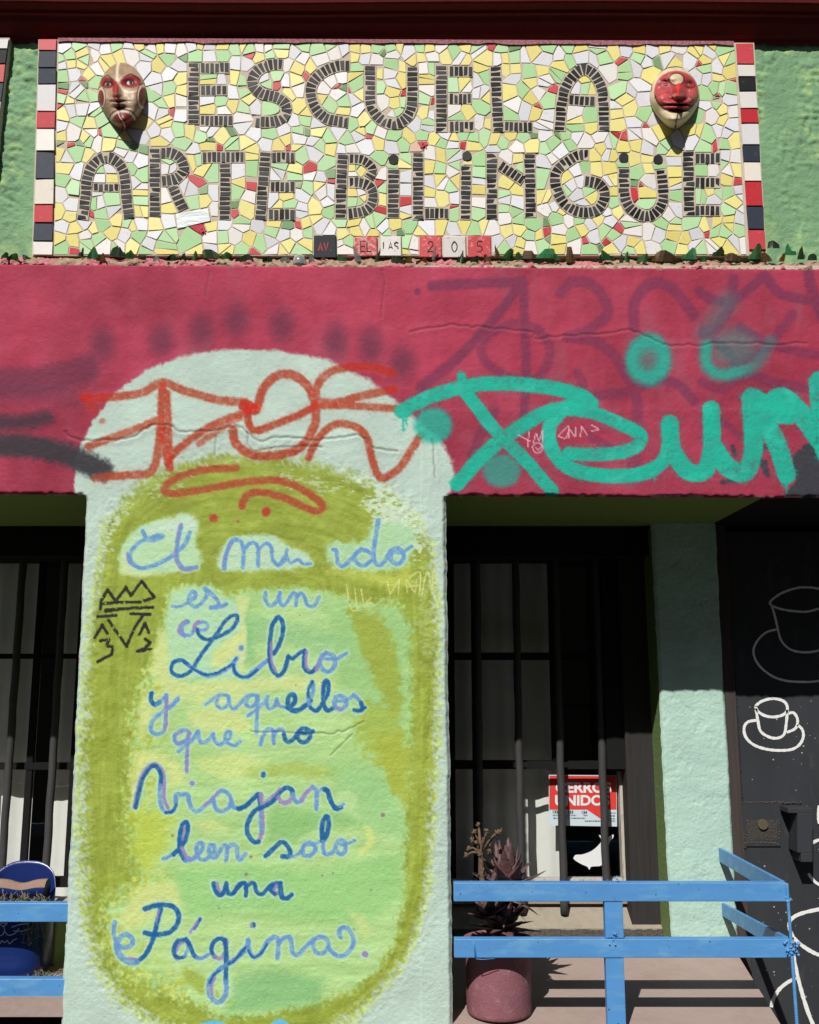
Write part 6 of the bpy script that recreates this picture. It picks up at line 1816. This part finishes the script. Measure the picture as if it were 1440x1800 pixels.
for (xa, xb, ya, yb_, d) in [(1370, 1412, 1415, 1424, .095), (1386, 1412, 1424, 1492, .095)]:
    A = [P(xa, yb_, YD), P(xb, yb_, YD), P(xb, ya, YD), P(xa, ya, YD)]
    F = [(p[0], p[1] - d, p[2]) for p in A]
    bxm.add(F + A, [(0, 1, 2, 3), (7, 6, 5, 4), (0, 4, 5, 1), (1, 5, 6, 2), (2, 6, 7, 3), (3, 7, 4, 0)])
A = [P(1392, 1508, YD), P(1412, 1508, YD), P(1412, 1492, YD), P(1392, 1492, YD)]
F = [(p[0], p[1] - .095, p[2]) for p in A]
bxm.add(F + A, [(0, 1, 2, 3), (7, 6, 5, 4), (0, 4, 5, 1), (1, 5, 6, 2), (2, 6, 7, 3), (3, 7, 4, 0)])
bxm.build('latch_box', M['black_paint'], D, bevel=.002, label='black welded latch box standing out from the door')
# paint specks
mb = MB()
for _ in range(75):
    x, y = random.uniform(1312, 1450), random.uniform(1230, 1800)
    if 1372 < x < 1415 and 1412 < y < 1510: continue
    r = random.choice([.5, .6, .8, 1.0, 1.6])
    mb.add([P(x + r * math.cos(t), y + r * math.sin(t) * random.uniform(.8, 1.1), YD - .0012) for t in [k * math.pi / 3 for k in range(6)]], [(0, 1, 2, 3, 4, 5)])
mb.build('paint_specks', mat('pale_paint_speck', col(168, 166, 164), .8), D, kind='stuff')

# ------------------------------------------------------------------ blue railings
YR = -.05
def weld(mb, c, n=14, r=.012, s=.004):
    for _ in range(n):
        q = [c[i] + random.uniform(-r, r) * (1, .5, 1)[i] for i in range(3)]
        rr = random.uniform(.5, 1.2) * s
        mb.lathe([(.0005, q[2] + rr), (rr * .8, q[2] + rr * .5), (rr, q[2]), (rr * .8, q[2] - rr * .5), (.0005, q[2] - rr)], q[0], q[1], 6)
def rail_box(mb, x0, x1, yt, yb, Y=YR, d=.035):
    zt_, zb_ = P(900, yt, Y)[2], P(900, yb, Y)[2]
    mb.box(x0, x1, Y, Y + d, zb_, zt_)
    return zt_, zb_
def railing(label, x0, x1, rows, name='blue_railing'):
    R0 = empty(name, ((x0 + x1) / 2, YR, .5), label, 'railing', 'sky blue ledge railings')
    return R0
RR = railing('sky blue steel railing with a returned side, right of the painted pillar', .15, 1.31, 2)
xa = P(798, 1570, YR)[0]; xb = P(1385, 1570, YR)[0]
zz = []
for (yt, yb) in [(1552, 1585), (1651, 1684)]:
    mb = MB(); z_ = rail_box(mb, xa, xb, yt, yb); zz.append(z_); mb.build('rail', M['blue'], RR, bevel=.0022)
# upright
for (y0_, y1_, dx) in [(1586, 1650, 0), (1685, 1850, 2)]:
    mb = MB()
    a_, b_ = P(1063 + dx, y0_, YR + .002)[0], P(1095 + dx, y0_, YR + .002)[0]
    mb.box(a_, b_, YR + .003, YR + .035, P(1080, y1_, YR)[2], P(1080, y0_ - 1, YR)[2]); mb.build('upright', M['blue'], RR, bevel=.002)
# side rails back to the pilaster, each a bar on edge
for (yt, yb), (by0, by1) in zip([(1552, 1585), (1651, 1684)], [(1490, 1515), (1587, 1610)]):
    mb = MB()
    X1 = 1.250
    zf1, zf0 = P(1385, yt, YR)[2], P(1385, yb, YR)[2]
    zb1, zb0 = P(1275, by0, YP)[2], P(1275, by1, YP)[2]
    mb.hexa([(X1 - .012, YR + .036, zf0), (X1, YR + .036, zf0), (X1, YP - .002, zb0), (X1 - .012, YP - .002, zb0), (X1 - .012, YR + .036, zf1 - .001), (X1, YR + .036, zf1 - .001), (X1, YP - .002, zb1), (X1 - .012, YP - .002, zb1)])
    mb.build('side_rail', M['blue'], RR, bevel=.0015)
# thin ribbed bar at the corner
mb = MB()
pts, rs = [], []
zt_ = P(1383, 1553, YR)[2]; zb_ = P(1390, 1850, YR)[2]
n = 220
for i in range(n + 1):
    t = i / n
    z = zt_ + (zb_ - zt_) * t
    pts.append((xb - .002 + .004 * t, YR - .004, z)); rs.append(.0052 + (.0013 if i % 3 == 0 else 0) * (z < zz[1][1]))
mb.tube(pts, rs, 8); mb.build('ribbed_bar', M['blue'], RR)
for (wc, wn_, wr, ws) in [((xb, YR - .004, (zz[1][0] + zz[1][1]) / 2), 60, .022, .0048), ((xb, YR - .002, (zz[0][0] + zz[0][1]) / 2 - .02), 14, .008, .004),
                          ((P(1080, 1552, YR)[0], YR + .01, zz[0][0]), 16, .018, .003), ((P(1080, 1650, YR)[0], YR + .004, zz[1][0] + .002), 18, .018, .003)]:
    mb = MB(); weld(mb, wc, wn_, wr, ws); mb.build('weld', M['blue'], RR)
# wire tie on the lower rail
mb = MB()
xw = P(832, 1665, YR)[0]
for k in range(2):
    mb.tube([(xw + .003 * k, YR - .001, zz[1][0] + .002), (xw + .004 * k + .002, YR - .004, (zz[1][0] + zz[1][1]) / 2), (xw + .006 + .003 * k, YR - .003, zz[1][1] - .001)], .0011, 6)
mb.tube([(xw + .008, YR - .003, zz[1][1] - .002), (xw + .03, YR - .003, zz[1][1] - .004), (xw + .07, YR, zz[1][1] - .002)], .0011, 6)
mb.build('wire_tie', M['blue'], RR)
# left railing
RL = railing('sky blue steel railing in front of the blue planter, left of the painted pillar', -2.2, -1.2, 2)
YL = .006
xb2 = P(112, 1600, YL)[0]
for (yt, yb, xe) in [(1588, 1621, 112), (1721, 1753, 108)]:
    mb = MB()
    zt_, zb_ = P(60, yt, YL)[2], P(60, yb, YL)[2]
    mb.box(-2.3, -1.08, YL, YL + .035, zb_, zt_); mb.build('rail', M['blue'], RL, bevel=.0022)

# ------------------------------------------------------------------ pot with the dry aloe
PX, PYY = P(877, 1740, .10)[0], .106
zb_ = lz(PYY)
POT = empty('clay_pot', (PX, PYY, zb_), 'dusty mauve pot holding the withered aloe behind the blue rails', 'plant pot')
M['pot'] = mat('dusty_mauve_pot', col(140, 90, 100), .75, var=.16, vscale=14, bump=.25, bscale=120, dirt=col(168, 126, 130), dirt_amt=.3, dirt_scale=20)
rim = P(877, 1650, PYY)[2]
hh_ = rim - zb_
mb = MB()
mb.lathe([(.0, 0.001), (.103, 0.001), (.107, .004), (.109, .014), (.110, hh_ * .35), (.1105, hh_ * .7), (.109, hh_ * .86), (.112, hh_ * .90), (.120, hh_ * .93), (.122, hh_), (.114, hh_ + .002), (.104, hh_ * .97), (.100, hh_ * .8), (.0, hh_ * .8)], 0, 0, 56)
mb.v = [(PX + x, PYY + y, zb_ + z) for x, y, z in mb.v]
mb.build('pot_body', M['pot'], POT)
mb = MB(); mb.lathe([(.0, .0), (.05, .003), (.0995, -.004)], PX, PYY, 40); mb.v = [(x, y, z + zb_ + hh_ * .86 + .006 * math.sin(x * 200) * math.cos(y * 170)) for x, y, z in mb.v]
mb.build('soil', mat('dry_soil', col(120, 96, 76), .95, var=.4, vscale=120, bump=1, bscale=200), POT)
M['aloe'] = mat('withered_aloe_leaf', col(104, 76, 76), .6, var=.35, vscale=30, bump=.4, bscale=120, dirt=col(160, 130, 112), dirt_amt=.15, dirt_scale=50)
M['dry_flower'] = mat('dry_straw_stalk', col(108, 88, 70), .8, var=.35, vscale=80, bump=.5)
ALOE = empty('aloe_plant', (PX, PYY, zb_ + hh_ * .86), 'withered brown aloe with spiny leaves and a dried flower stalk in the mauve pot', 'aloe')
def leaf(base, d, L, w, droop=0.0, spiny=True, m=None, twist=None):
    """fleshy channelled leaf with a toothed margin that tapers to a point"""
    d = Vector(d).normalized()
    side = d.cross(Vector((0, 0, 1)))
    if side.length < .1: side = Vector((1, 0, 0))
    side.normalize()
    if twist: side = Matrix.Rotation(twist, 3, d) @ side
    n = 10
    vs, fs = [], []
    p = Vector(base)
    for i in range(n + 1):
        t = i / n
        wd = w * (1 - t) ** .75 * (1 + .25 * math.sin(math.pi * min(1, t * 1.6)))
        if spiny and i % 2: wd *= 1.18
        nm = side.cross(d).normalized()
        th = wd * .28
        vs += [p - side * wd, p - side * wd * .45 + nm * th * .3 - nm * th, p + side * wd * .45 + nm * th * .3 - nm * th, p + side * wd, p + side * wd * .4 + nm * th * .35, p - side * wd * .4 + nm * th * .35]
        p = p + d * (L / n)
        d = (d + Vector((0, 0, -droop / n))).normalized()
    for i in range(n):
        for k in range(6):
            a, b_ = i * 6 + k, i * 6 + (k + 1) % 6
            fs.append((a, b_, b_ + 6, a + 6))
    fs.append((5, 4, 3, 2, 1, 0)); fs.append(tuple(n * 6 + k for k in range(6)))
    mb = MB(); mb.add(vs, fs, 0, True)
    mb.build('leaf', m or M['aloe'], ALOE, origin=base)
rnd = random.Random(5)
def rosette(c, n, L, w, el0, el1, droop, m=None):
    for i in range(n):
        az = 2.4 * i + rnd.uniform(-.3, .3)
        e = math.radians(el0 + (el1 - el0) * i / max(1, n - 1) + rnd.uniform(-8, 8))
        leaf((c[0] + .008 * math.cos(az), c[1] + .008 * math.sin(az), c[2] + .02 * (i / n)), (math.cos(az) * math.cos(e), math.sin(az) * math.cos(e), math.sin(e)), L * rnd.uniform(.75, 1.15), w * rnd.uniform(.8, 1.15), droop * rnd.uniform(.3, 1.3), m=m)
cU = P(893, 1556, .13)
rosette(cU, 26, .13, .030, 10, 84, -.25)
rosette((cU[0] - .01, cU[1], cU[2] - .05), 10, .11, .020, -40, 15, .5)
cL = P(885, 1632, .12)
rosette(cL, 32, .115, .025, -5, 60, .1)
rosette(P(858, 1615, .09), 12, .09, .022, 0, 70, .1)
rosette(P(862, 1560, .12), 10, .075, .018, 10, 75, -.1)
mb = MB(); mb.tube([(PX, PYY, rim - .04), (PX + .004, PYY, rim + .05), (cU[0], cU[1], cU[2])], [.018, .016, .013], 10); mb.build('stem', M['aloe'], ALOE)
# dried flower stalk leaning left
mb = MB()
s0 = Vector((PX - .01, PYY - .02, rim)); s1 = Vector(P(846, 1535, .10)); s2 = Vector(P(845, 1495, .09)); s3 = Vector(P(842, 1456, .085))
mb.tube([s0, (s0 + s1) / 2 + Vector((-.004, 0, 0)), s1, s2, s3], [.010, .010, .011, .008, .004], 9)
for _ in range(34):
    p = s0.lerp(s2, rnd.uniform(.25, 1)); a = rnd.uniform(0, 6.28)
    q = p + Vector((math.cos(a) * .018, math.sin(a) * .018, rnd.uniform(-.012, .006)))
    mb.tube([p, q], [.004, .0012], 5)
mb.build('stalk', M['dry_flower'], ALOE)
mb = MB()
for (hx, hy) in [(842, 1452), (833, 1462), (828, 1478), (838, 1482), (850, 1478), (862, 1482), (873, 1466), (879, 1462), (824, 1492), (856, 1462), (818, 1505), (836, 1496), (860, 1497)]:
    c0 = Vector(P(hx + rnd.uniform(-2, 2), hy + rnd.uniform(-2, 2), .085 + rnd.uniform(-.02, .02)))
    base = Vector(P(846, 1500, .09))
    mb.tube([base, base.lerp(c0, .6) + Vector((0, 0, .008)), c0], [.0045, .0035, .003], 6)
    for k in range(16):
        a = rnd.uniform(0, 6.28); e = rnd.uniform(-.9, 1.3)
        mb.tube([c0, c0 + Vector((math.cos(a) * math.cos(e), math.sin(a) * math.cos(e), math.sin(e))) * rnd.uniform(.006, .013)], [.0048, .0018], 5)
mb.build('dried_flowers', M['dry_flower'], ALOE)

# ------------------------------------------------------------------ blue planter cut from a plastic canister, with twigs
M['plastic'] = mat('royal_blue_plastic', (.009, .025, .135, 1), .3, var=.12, vscale=20, bump=.05)
YQ = .20
zq = lzl(YQ)
cxp = P(22, 1660, YQ)[0]
PL = empty('cut_canister_planter', (cxp, YQ, zq), 'royal blue cut canister planter with a drawn cat face behind the left rail', 'planter')
def rrect(rx, ry, n=44, p=3.2):
    out = []
    for k in range(n):
        t = 2 * math.pi * k / n
        c_, s_ = math.cos(t), math.sin(t)
        out.append((rx * math.copysign(abs(c_) ** (2 / p), c_), ry * math.copysign(abs(s_) ** (2 / p), s_)))
    return out
RX = (P(86, 1660, YQ)[0] - cxp); RY = .095
ztop = P(22, 1592, YQ - RY)[2] - zq; zarch = P(40, 1512, YQ + RY)[2] - zq
mb = MB()
n = 44
outer, lev = [], 26
for j in range(lev + 1):
    t = j / lev
    ring_ = []
    for k, (x, y) in enumerate(rrect(1, 1, n)):
        back = max(0.0, y)                                    # the back wall rises into an arched flap
        arch = (zarch - ztop) * sm(.0, .75, back) * math.sqrt(max(0, 1 - min(1, abs(x)) ** 2.6)) if back > 0 else 0
        z = t * (ztop + arch)
        rr = .90 + .10 * min(1, z / .03) if z < .03 else 1.0
        rr -= .0 if not (.025 < z < .07 and y < -.5 and x < .5) else (.018 if int(z * 170) % 2 else 0)
        ring_.append((cxp + x * RX * rr, YQ + y * RY * rr, zq + z))
    outer += ring_
mb.add(outer, [(j * n + k, j * n + (k + 1) % n, (j + 1) * n + (k + 1) % n, (j + 1) * n + k) for j in range(lev) for k in range(n)], 0, True)
mb.add(outer[:n], [tuple(range(n))[::-1]])
ob = mb.build('canister', M['plastic'], PL)
so = ob.modifiers.new('wall', 'SOLIDIFY'); so.thickness = .003; so.offset = -1
# rolled lip lying in the mouth, dusty on top
mb = MB()
z1 = P(40, 1562, YQ)[2]
pts = []
for i in range(25):
    t = i / 24
    pts.append((cxp - RX * .62 + t * RX * 1.46, YQ + .01, z1 - .009 * math.exp(-((t - .52) / .22) ** 2)))
mb.tube(pts, [.030 - .005 * math.exp(-((i / 24 - .5) / .2) ** 2) for i in range(25)], 20)
mb.build('rolled_lip', M['plastic'], PL)
mb = MB()
vs, fs = [], []
for i, p in enumerate(pts):
    r = .0312 - .005 * math.exp(-((i / 24 - .5) / .2) ** 2)
    for k in range(9):
        a = math.pi * (.08 + .78 * k / 8)
        vs.append((p[0], p[1] - math.cos(a) * r, p[2] + math.sin(a) * r))
fs = [(i * 9 + k, i * 9 + k + 1, (i + 1) * 9 + k + 1, (i + 1) * 9 + k) for i in range(24) for k in range(8)]
mb.add(vs, fs, 0, True); mb.build('dust_layer', mat('caked_dust', col(152, 124, 106), .95, var=.15, vscale=30, bump=.4), PL)
mb = MB(); mb.add([(cxp + x * RX * .96, YQ + y * RY * .96, zq + ztop * .86 + .004 * math.sin(9 * x + 5 * y)) for x, y in rrect(1, 1, 30)], [tuple(range(30))]); mb.build('soil', bpy.data.materials['dry_soil'], PL)
# drawn face
mb = MB()
zface = YQ - RY - .0025
fz = (0, 1320, 3)
for st in [[(0,908),(14,925),(38,910),(0,908)],[(20,925),(24,950),(10,972),(-10,975)],[(24,950),(44,972),(80,962),(100,935)],[(-20,990),(0,1015),(10,1000),(24,1012),(38,1000),(50,1018),(68,1000),(90,990)],[(60,930),(110,915),(150,912)],[(70,950),(120,950),(160,935)]]:
    ribbon(mb, Z(*fz, st), .75, zface, n=5)
mb.build('drawn_face', mat('white_marker_line', col(206, 212, 224), .6), PL)
TW = empty('twig_bundle', (cxp, YQ, zq + ztop), 'dry grey succulent twigs spilling out of the blue planter', 'dry plant')
M['twig'] = mat('grey_green_twig', col(130, 122, 96), .85, var=.35, vscale=90, bump=.4)
def twig(p0, p1, r=.0017):
    p0, p1 = Vector(p0), Vector(p1)
    mid = (p0 + p1) / 2 + Vector((rnd.uniform(-.008, .008), rnd.uniform(-.006, .006), rnd.uniform(0, .012)))
    mb = MB(); mb.tube([p0, mid, p1], [r * 1.2, r, r * .7], 5)
    for _ in range(5):
        a = p0.lerp(p1, rnd.uniform(.3, 1)); b_ = a + Vector((rnd.uniform(-.016, .016), rnd.uniform(-.01, .01), rnd.uniform(-.004, .018)))
        mb.tube([a, b_], [r * .8, r * .5], 5)
    mb.build('twig', M['twig'], TW)
for _ in range(46):
    x = rnd.uniform(-.8, .95)
    b0 = (cxp + x * RX, YQ - RY * rnd.uniform(.2, .9), zq + ztop * .9)
    twig(b0, (b0[0] + rnd.uniform(-.03, .03), b0[1] - rnd.uniform(.0, .02), b0[2] + rnd.uniform(.02, .065)))
for _ in range(16):
    b0 = (cxp + RX * rnd.uniform(.5, .95), YQ - RY * .9, zq + ztop * rnd.uniform(.7, .95))
    twig(b0, (b0[0] + rnd.uniform(-.01, .05), b0[1] - rnd.uniform(.01, .04), b0[2] - rnd.uniform(.02, .10)), .0014)
for _ in range(14):
    b0 = (cxp + RX + rnd.uniform(.0, .06), YQ - RY + rnd.uniform(-.04, .06), lzl(.15) + rnd.uniform(.004, .02))
    twig(b0, (b0[0] + rnd.uniform(-.04, .05), b0[1] + rnd.uniform(-.03, .03), b0[2] + rnd.uniform(-.002, .03)), .0013)
# green box behind the planter
mb = MB(); gx0 = P(80, 1650, .3)[0]; gx1 = P(103, 1650, .3)[0]
mb.box(gx0, gx1, .27, .42, lzl(.3) + .001, P(90, 1618, .3)[2]); mb.build('faded_carton', mat('faded_green_card', col(140, 150, 110), .85, var=.2, bump=.2), None, origin=(gx0, .3, lzl(.3)), label='faded green block behind the blue planter', cat='block', bevel=.004)

# ------------------------------------------------------------------ unseen house across the street, for reflections, set near and tall to darken shade
H2 = empty('unseen_house_across_street', (0, -12, 0), 'plain ochre house across the street, unseen, set near and tall to darken the shade', 'house')
hw_ = mat('ochre_plaster', (.28, .2, .12, 1), .9, var=.1)
mb = MB(); mb.box(-14, 14, -16, -9.6, -.3, 8.4); mb.build('wall', hw_, H2)
mb = MB(); mb.box(-14.2, 14.2, -16.2, -9.45, 8.4, 8.6); mb.build('roof', M['ledge_front'], H2)
